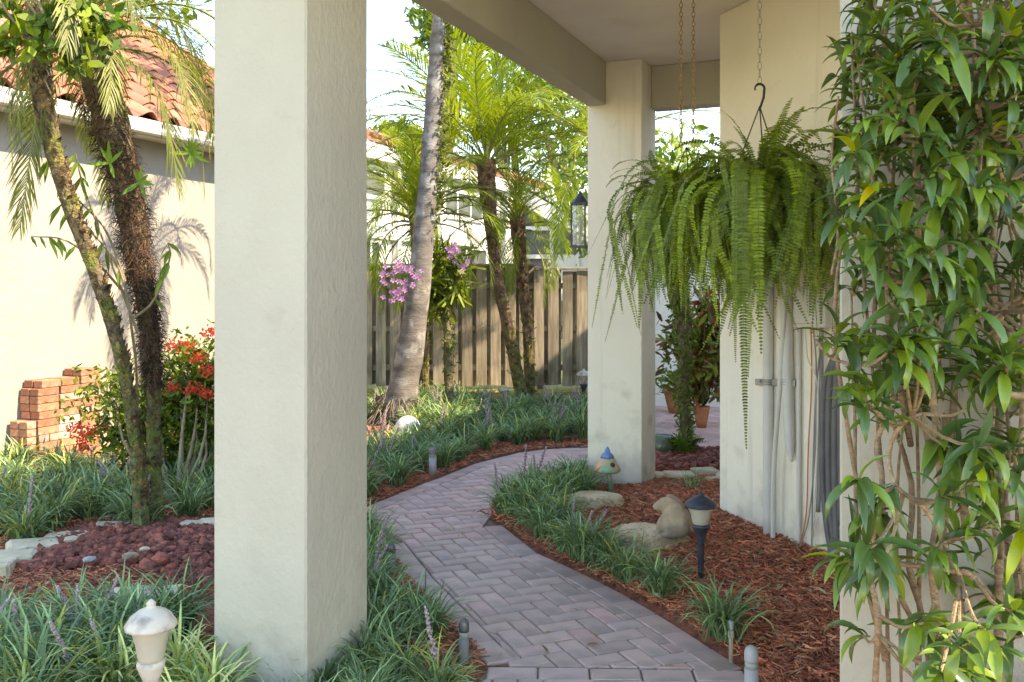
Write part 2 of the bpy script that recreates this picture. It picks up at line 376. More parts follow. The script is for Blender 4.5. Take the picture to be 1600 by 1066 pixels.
# ---------------------------------------------------------------- brick path
path = link('brick_path', None); path.name = 'brick_path'; path['kind'] = 'structure'
def clip(subject, rect):
    out = [np.array(p) for p in subject]
    for i in range(4):
        a = rect[i]; b = rect[(i+1) % 4]; inp = out; out = []
        if not inp: return []
        side = lambda p: (b[0]-a[0])*(p[1]-a[1]) - (b[1]-a[1])*(p[0]-a[0])
        for j in range(len(inp)):
            p = inp[j]; q = inp[(j+1) % len(inp)]; sp, sq = side(p), side(q)
            if sp >= 0: out.append(p)
            if (sp >= 0) != (sq >= 0): out.append(p + (q - p) * sp / (sp - sq))
    return out
def area(p):
    p = np.array(p); x, y = p[:, 0], p[:, 1]
    return .5 * abs(np.dot(x, np.roll(y, 1)) - np.dot(y, np.roll(x, 1)))
def prism(mb, poly, zt, zb=-.034, bev=.005, col=(1,1,1), tilt=(0,0)):
    p = np.array(poly); c = p.mean(0); n = len(p)
    x, y = p[:, 0], p[:, 1]
    if np.dot(x, np.roll(y, -1)) - np.dot(y, np.roll(x, -1)) < 0: p = p[::-1]
    d = p - c; L = np.linalg.norm(d, axis=1)[:, None] + 1e-6
    pin = c + d * np.clip((L - bev * 1.4) / L, .2, 1)
    tz = lambda q: zt + (q[:, 0]-c[0])*tilt[0] + (q[:, 1]-c[1])*tilt[1]
    V = np.vstack([np.column_stack([pin, tz(pin)]), np.column_stack([p, tz(p) - bev]), np.column_stack([p, np.full(n, zb)])])
    Fs = [tuple(range(n))]
    for k in range(2):
        for j in range(n):
            i = (j+1) % n; Fs.append((k*n+j, (k+1)*n+j, (k+1)*n+i, k*n+i))
    mb.add(V, Fs, col)
pieces = []
def herring(poly, ang, org, gap=.0075, Lb=.192, inset=None):
    Wb = Lb / 2; ca, sa = math.cos(ang), math.sin(ang); U = np.array([ca, sa]); Vv = np.array([-sa, ca])
    poly = np.asarray(poly)
    rel = (poly - org); a = rel @ U; b = rel @ Vv
    for i in range(int(a.min()/Wb) - 4, int(a.max()/Wb) + 4):
        for j in range(int(b.min()/Wb) - 4, int(b.max()/Wb) + 4):
            k = (i - j) % 4
            if k == 0: w_, h_ = 2, 1
            elif k == 3: w_, h_ = 1, 2
            else: continue
            x0 = i * Wb; y0 = j * Wb
            r = [org + U*(x0+gap/2) + Vv*(y0+gap/2), org + U*(x0+w_*Wb-gap/2) + Vv*(y0+gap/2),
                 org + U*(x0+w_*Wb-gap/2) + Vv*(y0+h_*Wb-gap/2), org + U*(x0+gap/2) + Vv*(y0+h_*Wb-gap/2)]
            q = clip(poly, r)
            if len(q) >= 3 and area(q) > .00012: pieces.append(q)
def dedupe(L):
    out = [L[0]]
    for p in L[1:]:
        if np.linalg.norm(np.array(p) - out[-1]) > .003: out.append(np.array(p))
    return out
def course(line, width, side, length=.205, gap=.0075):
    """bricks end to end along a ground polyline, on one side of it"""
    line = np.array(line); seg = np.linalg.norm(np.diff(line, axis=0), axis=1); T = np.concatenate([[0], np.cumsum(seg)])
    n = max(1, int(round(T[-1] / length))); L = T[-1] / n
    at = lambda s: np.array([np.interp(s, T, line[:, 0]), np.interp(s, T, line[:, 1])])
    for k in range(n):
        a = at(k*L + gap/2); b = at((k+1)*L - gap/2); t = (b - a) / np.linalg.norm(b - a); nn = np.array([-t[1], t[0]]) * side
        pieces.append([a + nn*gap/2, b + nn*gap/2, b + nn*(width-gap/2), a + nn*(width-gap/2)])
def inset_edge(line, dist, side):
    line = np.array(line); T = np.gradient(line, axis=0); T /= np.linalg.norm(T, axis=1)[:, None]
    return line + np.stack([-T[:, 1], T[:, 0]], 1) * side * dist
A45 = TH  # brick axes turned 45 deg to the house: long bricks at about 68 deg from the view
ang = math.pi/2 - R(67.5)
rightB = gp([(1161,1044),(1080,992),(1000,942),(928,904),(840,864),(784,820)])      # near -> far, path lies to its left (+1)
leftB = gp([(600,850),(645,912),(700,972),(737,1013),(761,1038)])                    # far -> near
rin = inset_edge(rightB, .125, 1); lin_ = inset_edge(leftB, .125, 1)
fieldB = np.vstack([gp([(572,802)]), gp([(766,807)]), rin[::-1][:-1], gp([(1118,1044.5),(796,1039)]), lin_[::-1][1:]])
course(rightB, .12, 1, .21); course(leftB, .12, 1, .21)
nearB = gp([(761,1041),(1162,1047)])
herring(fieldB, ang, np.array([.03, 2.9]))
course(nearB, .105, -1, .215)
polyC2 = polyC.copy(); polyC2[0] = inset_edge(nearB, .11, -1)[0]; polyC2[1] = inset_edge(nearB, .11, -1)[1]
herring(polyC2, R(3), np.array([.0, 2.0]))
leftA = gp([(470,840),(500,815),(577,790),(654,758),(692,745),(743,724),(812,707),(846,702),(915,699),(1010,699)])
course(leftA, .12, -1, .21)
fieldA = np.vstack([inset_edge(leftA, .125, -1), polyA[10:]])
herring(fieldA, ang + R(4), np.array([0, 7.0]))
herring(polyD, R(22), np.array([2, 11.0]))
pieces = [dedupe(p) for p in pieces]; pieces = [p for p in pieces if len(p) >= 3]
def pkey(p):
    c = np.mean(p, 0)
    if c[1] < 2.9: return 1000 + c[1] if c[1] < 2.9 and not (abs(c[0]) < 1.2 and c[1] > 2.85) else c[1]
    return c[1] - .5 * area(p) * 30
pieces.sort(key=pkey)
rest = MB()
for k, p in enumerate(pieces):
    c = np.mean(p, 0); v = random.uniform(.88, 1.1); tint = (v*random.uniform(.98,1.04), v, v*random.uniform(.97,1.03))
    if c[1] > 5.35 or random.random() < .10: tint = (tint[0]*1.06, tint[1]*.95, tint[2]*.96)
    tl = (random.uniform(-.012,.012), random.uniform(-.012,.012)); zt = random.uniform(-.0018, .0018)
    if k < 300:
        mb = MB((c[0], c[1], 0)); prism(mb, p, zt, tilt=tl, col=tint)
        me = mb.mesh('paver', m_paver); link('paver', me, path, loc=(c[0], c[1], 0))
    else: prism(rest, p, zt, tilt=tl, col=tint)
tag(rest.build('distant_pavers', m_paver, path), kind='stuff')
j = MB()
for p in ALLP:
    q = np.asarray(p); 
    j.add(np.column_stack([q, np.full(len(q), -.012)]), [tuple(range(len(q)))])
j.add([(*G(735,1028)[:2],-.015),(*G(1175,1028)[:2],-.015),(*G(1175,1066)[:2],-.015),(*G(735,1066)[:2],-.015)], [(0,1,2,3)])
j.build('joint_sand', m_grout, path)

# ---------------------------------------------------------------- the house with the porch
house = empty('porch_house', K3, 'cream stucco house with square porch columns beside the brick path', 'house')
HP = lambda name, mb, mat=m_stucco, **k: mb.build(name, mat, house, loc=(0, 0, 0), **k)
def hb(): return MB(K3)
CEI = 3.085; BB = 2.775
for c, top in ((C1, CEI), (C2, CEI)):
    mb = hb(); mb.bbox(c - LV*.4 - UP*.1, LV*.4, DV*.4, UP*(top+.1), .007); HP('column', mb, m_stucco if c is C1 else m_stucco_shade)
# long beam over the columns, outer face flush with far column
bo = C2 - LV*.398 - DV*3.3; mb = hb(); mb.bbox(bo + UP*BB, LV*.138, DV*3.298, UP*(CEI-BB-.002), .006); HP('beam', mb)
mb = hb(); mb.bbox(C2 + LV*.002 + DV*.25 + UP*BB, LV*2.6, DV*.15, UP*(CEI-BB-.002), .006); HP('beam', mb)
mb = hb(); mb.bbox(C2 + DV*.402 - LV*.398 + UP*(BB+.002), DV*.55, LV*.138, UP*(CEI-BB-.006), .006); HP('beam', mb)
mb = hb(); mb.box(C2 - LV*.45 - DV*4.2 + UP*CEI, LV*4.6, DV*4.85, UP*.14); HP('ceiling', mb, m_ceil)  # unseen front overhang added to shade the near column
# diagonal wall, its far return, and the near wall
mb = hb(); mb.bbox(K3 - UP*.1, W3*1.4, -N3*.22, UP*(CEI+.098), .006); HP('wall', mb, m_stucco_shade)
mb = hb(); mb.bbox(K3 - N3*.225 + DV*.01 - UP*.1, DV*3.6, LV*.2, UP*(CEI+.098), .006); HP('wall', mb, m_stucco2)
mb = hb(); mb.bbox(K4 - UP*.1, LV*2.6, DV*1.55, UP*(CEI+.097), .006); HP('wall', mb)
# rear garden wall with door seen through the gap
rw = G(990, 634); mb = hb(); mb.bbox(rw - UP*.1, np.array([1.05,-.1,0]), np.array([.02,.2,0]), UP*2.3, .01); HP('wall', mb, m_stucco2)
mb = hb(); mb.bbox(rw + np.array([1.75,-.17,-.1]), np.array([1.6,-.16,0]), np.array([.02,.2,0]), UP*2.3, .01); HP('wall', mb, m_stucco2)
mb = hb(); mb.bbox(rw + np.array([1.06,-.05,0]), np.array([.67,-.07,0]), np.array([.01,.05,0]), UP*2.0, .01)
for k in range(2): mb.bbox(rw + np.array([1.14,-.075,.2+.9*k]), np.array([.5,-.052,0]), np.array([.01,.03,0]), UP*.7, .01)
HP('door', mb, m_door)
# roof above
e0 = C2 - LV*.50 - DV*3.70 + UP*(CEI+.145)
rf = hb(); a0 = e0; a1 = e0 + DV*4.4; b0_ = e0 + LV*4.2 + UP*1.5 + DV*1.5; b1_ = e0 + LV*4.2 + UP*1.5 + DV*2.9
c0_ = e0 + LV*8.4; c1_ = e0 + LV*8.4 + DV*4.4
rf.add([a0, a1, b1_, b0_, c0_, c1_], [(0,3,2,1),(3,4,5,2),(0,4,3),(1,2,5),(0,1,5,4)]); HP('roof', rf, m_tile)
mb = hb(); mb.bbox(e0 - LV*.022 - UP*.14, LV*.02, DV*4.4, UP*.16, .003); HP('fascia', mb, m_white)
# unseen upper storey, added to throw shade on the fence
mb = hb(); u0 = C2 + LV*2.7 + DV*3.2; mb.bbox(u0 - UP*.1, LV*5, DV*7, UP*5.6, .01); HP('shade_storey', mb, m_stucco2)

# ---------------------------------------------------------------- neighbour house on the left
nb = empty('neighbour_house', LW, 'cream stucco neighbour house with terracotta barrel tile roof and white gutter', 'house')
NP = lambda name, mb, mat, **k: mb.build(name, mat, nb, loc=(0, 0, 0), **k)
mk = lambda: MB(LW)
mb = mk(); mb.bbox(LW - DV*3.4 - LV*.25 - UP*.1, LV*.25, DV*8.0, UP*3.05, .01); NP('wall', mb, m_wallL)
PI_ = R(31); SL = -LV*math.cos(PI_) + UP*math.sin(PI_)
eave = LW + LV*.30 + UP*3.02 - DV*3.6
mb = mk(); mb.box(LW + LV*.002 - DV*3.4 + UP*2.90, LV*.22, DV*8.0, UP*.05); NP('soffit', mb, m_white)
mb = mk(); mb.bbox(LW + LV*.225 - DV*3.6 + UP*2.88, LV*.03, DV*8.4, UP*.14, .004); NP('fascia', mb, m_white)
mb = mk()
prof = [(0,0),(.10,0),(.115,.03),(.105,.06),(.125,.10),(.125,.115),(.112,.115),(.10,.07),(.095,.015),(.004,.015)]
g0 = LW + LV*.257 - DV*3.6 + UP*2.90; V = []
for t in (0, 8.4):
    for (a, b) in prof: V.append(g0 + DV*t + LV*a + UP*b)
n_ = len(prof); mb.add(V, [(i, n_+i, n_+(i+1) % n_, (i+1) % n_) for i in range(n_)] + [tuple(range(n_)), tuple(range(n_, 2*n_))[::-1]])
NP('gutter', mb, m_white)
mb = mk(); mb.box(eave - UP*.04, DV*8.4, SL*8.0, np.cross(DV, SL)*.03*-1 if np.cross(DV, SL)[2] < 0 else np.cross(DV, SL)*.03); NP('roof', mb, m_tile)
NR = np.cross(DV, SL); NR = NR if NR[2] > 0 else -NR
def tile_mesh():
    mb = MB(); Wt = .30; n = 9; T = []
    for t, lift in ((0, .035), (.40, .0)):
        row = []
        for i in range(n):
            u = i / (n-1); hgt = .055 * math.sin(math.pi * min(1, u/.62)) if u < .62 else -.022 * math.sin(math.pi * (u-.62)/.38)
            row.append((u * Wt, t, hgt + lift + .02))
        T.append(row)
    top = np.array(T[0] + T[1]); bot = top - np.array([0, 0, .014])
    Fs = [(i, i+1, n+i+1, n+i) for i in range(n-1)]
    Fs += [(2*n+i, 3*n+i, 3*n+i+1, 2*n+i+1) for i in range(n-1)] + [(i, 2*n+i, 2*n+i+1, i+1) for i in range(n-1)]
    V = np.vstack([top, bot])
    Wd = np.array([DV*v[0] + SL*v[1] + NR*v[2] for v in V])
    return mb.add(Wd, Fs)
tm = tile_mesh().mesh('roof_tile', m_tile, smooth=True)
cand = []
for r in range(24):
    for c in range(28):
        o = eave + DV*(.30*c + .004*math.sin(c*3+r)) + SL*(.33*r - .05)
        px = 800 + F*o[0]/max(o[1], .1); py = HY - F*(o[2]-CH)/max(o[1], .1)
        if -60 < px < 350 and py > -40 and o[1] > 3: cand.append((o[1], tuple(o)))
cand.sort(); rest = MB(LW); tv, tf = np.concatenate(tile_mesh().v), None
tF = tile_mesh().f
vis = [c for c in cand if 800 + F*c[1][0]/c[1][1] > 120]; hid = [c for c in cand if c not in vis]
allc = vis + hid
for k, (_, o) in enumerate(allc):
    if k < 300: link('roof_tile', tm, nb, loc=np.array(o) - LW + NR*random.uniform(0, .008))
    else: rest.add(tv + np.array(o), tF)
if rest.n: tag(NP('far_roof_tiles', rest, m_tile, smooth=True), kind='stuff')

# ---------------------------------------------------------------- white house beyond the fence
BH0 = P(520, 448, 15.4); BH0[2] = 0
bh = empty('rear_house', BH0, 'white house with tiled roof and screened gable beyond the wooden fence', 'house')
BP = lambda name, mb, mat, par=None: mb.build(name, mat, par or bh, loc=(0, 0, 0))
def WBP(px, py): return on_plane(px, py, BH0, LV)
mb = MB(BH0); mb.bbox(BH0 - LV*.3, LV*.3, DV*9.6, UP*3.75, .01); BP('wall', mb, m_white)
mb = MB(BH0); mb.bbox(BH0 + UP*3.752 - LV*.3, LV*.55, DV*9.9, UP*.30, .01); BP('fascia', mb, m_white)
rs = -LV*math.cos(R(24)) + UP*math.sin(R(24))
mb = MB(BH0); mb.box(BH0 + UP*4.06 + LV*.28, DV*10, rs*.5, UP*.06); BP('roof', mb, m_tile)
for c in range(34):
    mb = MB(BH0) if c == 0 else mb
    for r in range(1):
        o = BH0 + UP*4.13 + LV*.30 + DV*(.29*c) + rs*(.4*r)
        mb.tube([o, o + rs*.42 - UP*.02], [.10, .08], 6, cap=True)
tag(BP('roof_tiles', mb, m_tile), kind='stuff')
def bwin(x0, y0, x1, y1, bars=1):
    a = WBP(x0, y1); b = WBP(x1, y1); t = WBP((x0+x1)/2, y0)[2]; z0 = (a[2]+b[2])/2
    s0 = np.dot(a-BH0, DV); s1 = np.dot(b-BH0, DV); h = t - z0
    base = BH0 + DV*s0 + UP*z0
    f = MB(BH0)
    for (o, ax, az) in ((0, .08, h), ((s1-s0)-.08, .08, h)): f.box(base + DV*o + LV*.003, DV*ax, LV*.06, UP*az)
    for k in range(bars): f.box(base + DV*((s1-s0)*(k+1)/(bars+1)-.03) + LV*.003, DV*.06, LV*.05, UP*h)
    f.box(base + DV*.08 + LV*.003, DV*(s1-s0-.16), LV*.055, UP*.08); f.box(base + DV*.08 + LV*.003 + UP*(h-.08), DV*(s1-s0-.16), LV*.055, UP*.08)
    fo = BP('window', f, m_white)
    p = MB(BH0); p.box(base + DV*.08 + LV*.006 + UP*.08, DV*(s1-s0-.16), LV*.015, UP*(h-.16)); po = p.build('pane', m_glass, fo, loc=(0,0,0))
bwin(560, 262, 600, 312, 0); bwin(560, 372, 592, 425, 1); bwin(690, 298, 752, 345, 2); bwin(690, 384, 758, 425, 1); bwin(628, 300, 650, 345, 0)
for (px, wd_) in ((612, .12), (680, .2), (782, .45)):
    a = WBP(px, 430); s = np.dot(a-BH0, DV); mb = MB(BH0); mb.bbox(BH0 + DV*s + LV*.004, DV*wd_, LV*.14, UP*3.745, .01); BP('pilaster', mb, m_white)
mb = MB(BH0); mb.bbox(BH0 + DV*.5 + LV*.004 + UP*2.35, DV*3.0, LV*.10, UP*.25, .01); BP('band', mb, m_white)
# screened porch with gable
SY = 22.6
def SP(px, py, off=0): return P(px, py, SY + off)
def bar(mb, a, b, wd_, dp=.12):
    a = np.array(a); b = np.array(b); t = (b-a)/np.linalg.norm(b-a); n = np.array([-t[2], 0, t[0]])
    mb.box(a - n*wd_/2, b-a, n*wd_, np.array([0, dp, 0]))
scr = MB(BH0); scr.add([SP(790,470,.08),SP(960,470,.08),SP(960,392,.08),SP(915,366,.08),SP(812,306,.08),SP(790,306,.08)], [(0,1,2,3,4,5)])
scr.add([SP(790,470,.10),SP(960,470,.10),SP(960,392,.10),SP(915,366,.10),SP(812,306,.10),SP(790,306,.10)], [(5,4,3,2,1,0)])
BP('screen', scr, m_screen)
for (a, b, wd_) in (((788,475),(788,312),.10),((862,475),(862,340),.09),((903,475),(903,360),.06),((940,475),(940,380),.06)):
    fr = MB(BH0); bar(fr, SP(*a), SP(*b), wd_, .07); BP('post', fr, m_white)
for (a, b, wd_) in (((789,357),(861,357),.10),((789,401),(861,401),.10)):
    fr = MB(BH0); bar(fr, SP(*a, -.01), SP(*b, -.01), wd_, .07); BP('rail', fr, m_white)
fr = MB(BH0); bar(fr, SP(806,296,-.2), SP(975,394,-.2), .5, .5); BP('gable_fascia', fr, m_white)
fr = MB(BH0); a, b = SP(806,288,-.2), SP(975,386,-.2); fr.box(a, b-a, np.array([0,6,0]), UP*.06); BP('roof', fr, m_white)
fr = MB(BH0); fr.box(SP(862,398,.05), SP(975,398,.05)-SP(862,398,.05), np.array([0,.02,0]), SP(862,470,.05)-SP(862,398,.05)); BP('wall', fr, m_white)

# ---------------------------------------------------------------- fence
FY = 13.0; fz = lambda px, py: P(px, py, FY)
fence = empty('wooden_fence', (-.5, FY, 0), 'weathered shadowbox wooden privacy fence at the back of the garden', 'fence')
fo = (-.5, FY, 0)
bx = -4.2; k = 0; FT = 1.80
while bx < 3.0:
    wd_ = .145 + random.uniform(-.006, .006); gapx = .205
    h = FT - .03 + random.uniform(-.012, .012) - (.06 if bx > .35 else 0)
    mb = MB(fo); z0 = .04 + random.uniform(0, .04); l = random.uniform(-.006, .006)
    mb.bbox((bx, FY-.022, z0), (wd_, random.uniform(-.006,.006), 0), (0, .02, 0), (l, 0, h-z0), .003)
    mb.build('board', m_fence, fence, loc=(0,0,0))
    if bx < 2.9:
        mb = MB(fo); mb.bbox((bx + gapx*.5 - .002, FY+.075, z0), (wd_ - (.055 if (bx > .35 and k % 2) else .0), 0, 0), (0, .02, 0), (l, 0, h-z0), .003)
        mb.build('back_board', m_fence, fence, loc=(0,0,0))
    bx += gapx; k += 1
for z in (.28, .84, 1.45):
    mb = MB(fo); mb.bbox((-4.2, FY+.004, z), (7.2, 0, 0), (0, .065, 0), (0, 0, .085), .004); mb.build('rail', m_fence, fence, loc=(0,0,0))
for (x0, x1, z) in ((-4.25, .33, FT-.025), (.34, 3.0, FT-.085)):
    mb = MB(fo); mb.bbox((x0, FY-.045, z), (x1-x0, 0, 0), (0, .16, 0), (0, 0, .035), .004); mb.build('cap', m_fence, fence, loc=(0,0,0))
for x in (-3.6, -1.35, .36, 2.5):
    mb = MB(fo); mb.bbox((x, FY+.10, 0), (.1, 0, 0), (0, .1, 0), (0, 0, FT-.12), .004); mb.build('post', m_fence, fence, loc=(0,0,0))

# ---------------------------------------------------------------- plants: generic builders
def frond(L, e0, bend, n=42, lw=.012, ll=.24, sweep=45, droop=.5, col0=(1,1,1), ncurl=10, stem=.008, bare=.12, leafseg=2, vj=.2, prof='palm', tipdroop=0):
    """pinnate frond along +X; returns (leaf MB, stem MB)"""
    pts = [np.zeros(3)]; e = R(e0); dirs = []
    m = ncurl * 2; ds = L / m; yaw = 0; yb = random.uniform(-.04, .04)
    for i in range(m):
        d = np.array([math.cos(e)*math.cos(yaw), math.cos(e)*math.sin(yaw), math.sin(e)]); dirs.append(d); pts.append(pts[-1] + d*ds)
        e -= R(bend) / m * (1 + i/m * .8); e = max(e, R(-86)); yaw += yb
    pts = np.array(pts); dirs.append(dirs[-1]); dirs = np.array(dirs)
    T = np.linspace(0, 1, m+1)
    lf = MB(); st = MB()
    st.tube(pts, np.linspace(stem, stem*.25, m+1), 4, cap=False)
    for k in range(n):
        t = bare + (1-bare) * (k+.5)/n
        p = np.array([np.interp(t, T, pts[:, a]) for a in range(3)]); d = np.array([np.interp(t, T, dirs[:, a]) for a in range(3)]); d /= np.linalg.norm(d)
        s = np.cross(UP, d); s = s/np.linalg.norm(s) if np.linalg.norm(s) > .05 else np.array([0,1.,0])
        nrm = np.cross(d, s)
        u = (t-bare)/(1-bare)
        if prof == 'palm': sc = (math.sin(math.pi*min(1, .12+u*.82)))**.6
        else: sc = min(1, .5+u*3) * (1-u**3*.85)
        v = random.uniform(1-vj, 1+vj); cc = np.array(col0)*v
        for sg in (-1, 1):
            l = ll*sc*random.uniform(.85, 1.1); sw = R(sweep + random.uniform(-7, 7) + (25*u if prof == 'palm' else 0))
            dd = s*sg*math.cos(sw) + d*math.sin(sw) + nrm*random.uniform(-.08, .28)
            dd /= np.linalg.norm(dd); q = [p]; c = dd.copy()
            for _ in range(leafseg):
                q.append(q[-1] + c*l/leafseg); c = c - UP*droop*random.uniform(.7, 1.3)/leafseg; c /= np.linalg.norm(c)
            sd_ = np.cross(dd, nrm); sd_ /= np.linalg.norm(sd_)
            wv = [lw*.6, lw, lw*.15] if leafseg == 2 else ([lw*.6, lw, lw*.8, lw*.1] if leafseg == 3 else [lw, lw*.3])
            lf.ribbon(q, np.array(wv)*(.6+.4*sc), sd_, cc)
    return lf, st
def joined(pair, name, mleaf, mstem):
    lf, st = pair; nl = lf.n; me_f = len(lf.f)
    lf.add(np.concatenate(st.v), st.f, (1,1,1))
    me = lf.mesh(name, mleaf); me.materials.append(mstem)
    idx = np.zeros(len(me.polygons), int); idx[me_f:] = 1; me.polygons.foreach_set('material_index', idx)
    return me
random.seed(5)
ELV = [85, 62, 42, 22, 2, -25]
def frondset(L, ll, n, lw, mat, bend=75, name='frond', droop=.7, col=(1,1,1), elv=ELV, stem=.011):
    return [joined(frond(L*random.uniform(.9,1.05), e, bend*(.8 if e > 70 else 1), n, lw, ll, droop=droop, col0=col, stem=stem), name, mat, m_rachis) for e in elv for _ in (0,)]
FS_big = frondset(1.75, .34, 56, .015, m_palm, 62, droop=.5, elv=[86,70,52,34,16,-8])
FS_sm = frondset(1.25, .25, 50, .012, m_palm, 80, droop=.6, elv=[86,68,50,30,10,-25])
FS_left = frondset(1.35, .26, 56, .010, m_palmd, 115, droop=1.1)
def palm(name, base, ctrl, rad, label, fs, counts, crown_tilt=0, mat=m_btrunk, boots=1, group=None, scale=1.0, moss=0, top=None, rot0=0, bootz=.45, jit=.12, n=30, skip=None, smooth=False):
    base = np.array(base); o = empty(name, base, label, 'palm tree', group)
    pts = smoothpath(ctrl, n); r = np.interp(np.linspace(0,1,n), np.linspace(0,1,len(rad)), rad)
    mb = MB(base); c = np.ones((n, 3))
    mb.tube(pts, r, 14, jit=jit)
    cols = np.repeat(np.linspace(0,1,n), 14)
    if moss: mb.c[-1] = np.stack([1-.15*(cols<moss*.6), 1+.35*np.clip(1-cols/moss/.6,0,1), 1-.25*(cols<moss*.6)], 1)
    mb.build('trunk', mat, o, loc=(0,0,0), smooth=smooth)
    if boots:
        bm_ = MB(base); tot = int(boots)
        for k in range(tot):
            t = random.uniform(1-bootz, 1) if random.random() < .8 else random.uniform(.1, 1)
            i = min(int(t*(n-1)), n-2); p = pts[i] + (pts[i+1]-pts[i])*(t*(n-1)-i); rr = r[i]; a = random.uniform(0, 6.28)
            u = np.array([math.cos(a), math.sin(a), 0]); s = np.array([-math.sin(a), math.cos(a), 0])
            q = [p + u*rr*.85, p + u*(rr+.006) + UP*random.uniform(.015,.03), p + u*(rr+random.uniform(.008,.024)) + UP*random.uniform(.03,.06)]
            v = random.uniform(.6, 2.0); bm_.ribbon(q, [.035,.03,.012], s, (v*1.1, v, v*.85))
        tag(bm_.build('leaf_bases', mat, o, loc=(0,0,0)), kind='stuff')
    if group == 'date palms by the fence' and base[1] < 12.6:
        em = MB(base)
        for k in range(120):
            t = random.uniform(.0, .62); i = int(t*(n-1)); a = random.uniform(0,6.28); leafcluster(em, pts[i] + np.array([math.cos(a), math.sin(a), 0])*r[i], (.02,.02,.03), 3, .028, random.choice([(1,1.2,.8),(1.6,1.5,.8),(2.2,1.6,.6),(.7,.8,.6)]), .4)
        tag(em.build('climbing_leaves', m_leaf, o, loc=(0,0,0)), kind='stuff')
    topp = pts[-1]; ga = rot0
    for ei, cnt in enumerate(counts):
        for k in range(cnt):
            ga += 2.39996 + random.uniform(-.25, .25)
            if skip and skip(ga): continue
            sc = scale*random.uniform(.85, 1.12)
            link('frond', fs[ei], o, loc=topp - base - UP*random.uniform(0, .08) - UP*.03*ei, rot=(random.uniform(-.12,.12), random.uniform(-.12,.12), ga), scale=sc)
    return o
# tall grey palm
b = G(620, 664); base = b
ctrl = [b, P(648,500,9.75), P(668,300,9.8), P(680,120,9.85), P(688,0,9.9), P(694,-160,9.95), P(697,-320,10)]
nn = 90; pts = smoothpath(ctrl, nn); yy = np.linspace(0,1,nn)
gp_ = empty('grey_palm', b, 'tall leaning grey ringed palm trunk rising in front of the fence', 'palm tree')
mb = MB(b); rr = np.interp(yy, [0,.03,.08,.167,.33,.5,.67,1], [.215,.175,.155,.135,.105,.086,.073,.062]) * (1+.028*np.array([1 if (i*7//4)%2 else -1 for i in range(nn)]))
mb.tube(pts, rr, 18, jit=.015); dark = np.repeat(np.array([.8 if i % 4 == 0 else 1.05 for i in range(nn)]), 18)
mb.c[-1] = np.stack([dark]*3, 1); mb.build('trunk', m_gtrunk, gp_, loc=(0,0,0), smooth=True)
rt = MB(b)
for k in range(260):
    a = random.uniform(0, 6.28); u = np.array([math.cos(a), math.sin(a), 0]); l = random.uniform(.1, .3)
    p0 = b + u*.16 + UP*random.uniform(.04, .32); rt.tube([p0, p0+u*l*.4-UP*.05, b+u*(.2+l)+UP*.01], [.006,.006,.004], 4, col=(.7,.6,.5), cap=False)
tag(rt.build('roots', m_gtrunk, gp_, loc=(0,0,0)), kind='stuff')
FS_coco = frondset(2.6, .6, 50, .03, m_palm, 110, elv=[60, 30, 0, -20])
ga = .5
for ei, cnt in enumerate((4, 5, 5, 4)):
    for k in range(cnt):
        ga += 2.4; link('frond', FS_coco[ei], gp_, loc=pts[-1]-b, rot=(0, random.uniform(-.1,.1), ga))
# climbing vine on its trunk
vm = MB(b)
def leafcluster(mb, c, r, n, size, col, jc=.3, elong=1.6, flat=0):
    for _ in range(n):
        p = np.asarray(c) + rng.normal(0, 1, 3)*np.asarray(r)
        d = rng.normal(0, 1, 3); d[2] -= .3; d /= np.linalg.norm(d); s = np.cross(d, rng.normal(0,1,3)); s /= np.linalg.norm(s)+1e-9
        l = size*random.uniform(.6, 1.3)*elong; v = random.uniform(1-jc, 1+jc)
        mb.ribbon([p, p+d*l*.5, p+d*l], [l*.15/elong*1.6, l*.7/elong, l*.08], s, np.array(col)*v)
for t in np.linspace(.30, .80, 70):
    i = int(t*(nn-1)); c = pts[i] + np.array([rr[i]+.03, -.03, 0]); leafcluster(vm, c, (.028,.05,.05), 12, .04, (.8,.65,.6), .4)
vine = vm.build('climbing_vine', m_leaf); vine.location = b
tag(vine, 'narrow leafy vine climbing the right side of the tall grey palm trunk', 'vine')

# centre palms
b = G(815, 622)
palm('date_palm', b, [b, P(800,540,11.9), P(778,440,11.8), P(770,380,11.75), P(762,300,11.7), P(760,250,11.7)], [.085,.08,.075,.075,.11,.13], 'feathery date palm with a big round crown right of the tall grey palm', FS_big, (7,9,9,7,2,0), boots=420, moss=.45, mat=m_btrunk, scale=1.22, group='date palms by the fence', rot0=.4)
b = G(828, 618)
palm('date_palm', b, [b, P(825,520,12.3), P(815,430,12.3), P(808,340,12.3)], [.075,.07,.075,.105], 'shorter date palm standing just right of the big round crowned palm', FS_sm, (5,7,7,5,3,3), boots=300, moss=.5, group='date palms by the fence', rot0=1.4, scale=1.0)
b = G(662, 628)
palm('date_palm', b, [b, P(660,500,11.3), P(655,400,11.3), P(652,330,11.3)], [.07,.07,.08,.11], 'date palm half hidden behind the tall grey palm trunk', FS_sm, (6,8,8,6,4,4), boots=260, moss=.4, group='date palms by the fence', rot0=2.2, scale=1.15)
b = G(985, 640)
palm('date_palm', b, [b, P(960,480,11.1), P(945,330,11.1), P(945,235,11.1)], [.08,.075,.08,.12], 'date palm crown arching out from behind the far porch column', FS_big, (4,6,7,6,4,2), boots=200, group='date palms by the fence', rot0=.1, scale=1.0)
b = np.array([-1.6, 15.2, 0])
palm('date_palm', b, [b, b+UP*1.5, b+UP*3.0], [.09,.08,.11], 'date palm beyond the fence at the left of the white house', FS_big, (5,6,5,3,1,0), boots=60, group='date palms by the fence', rot0=.9, scale=.95)

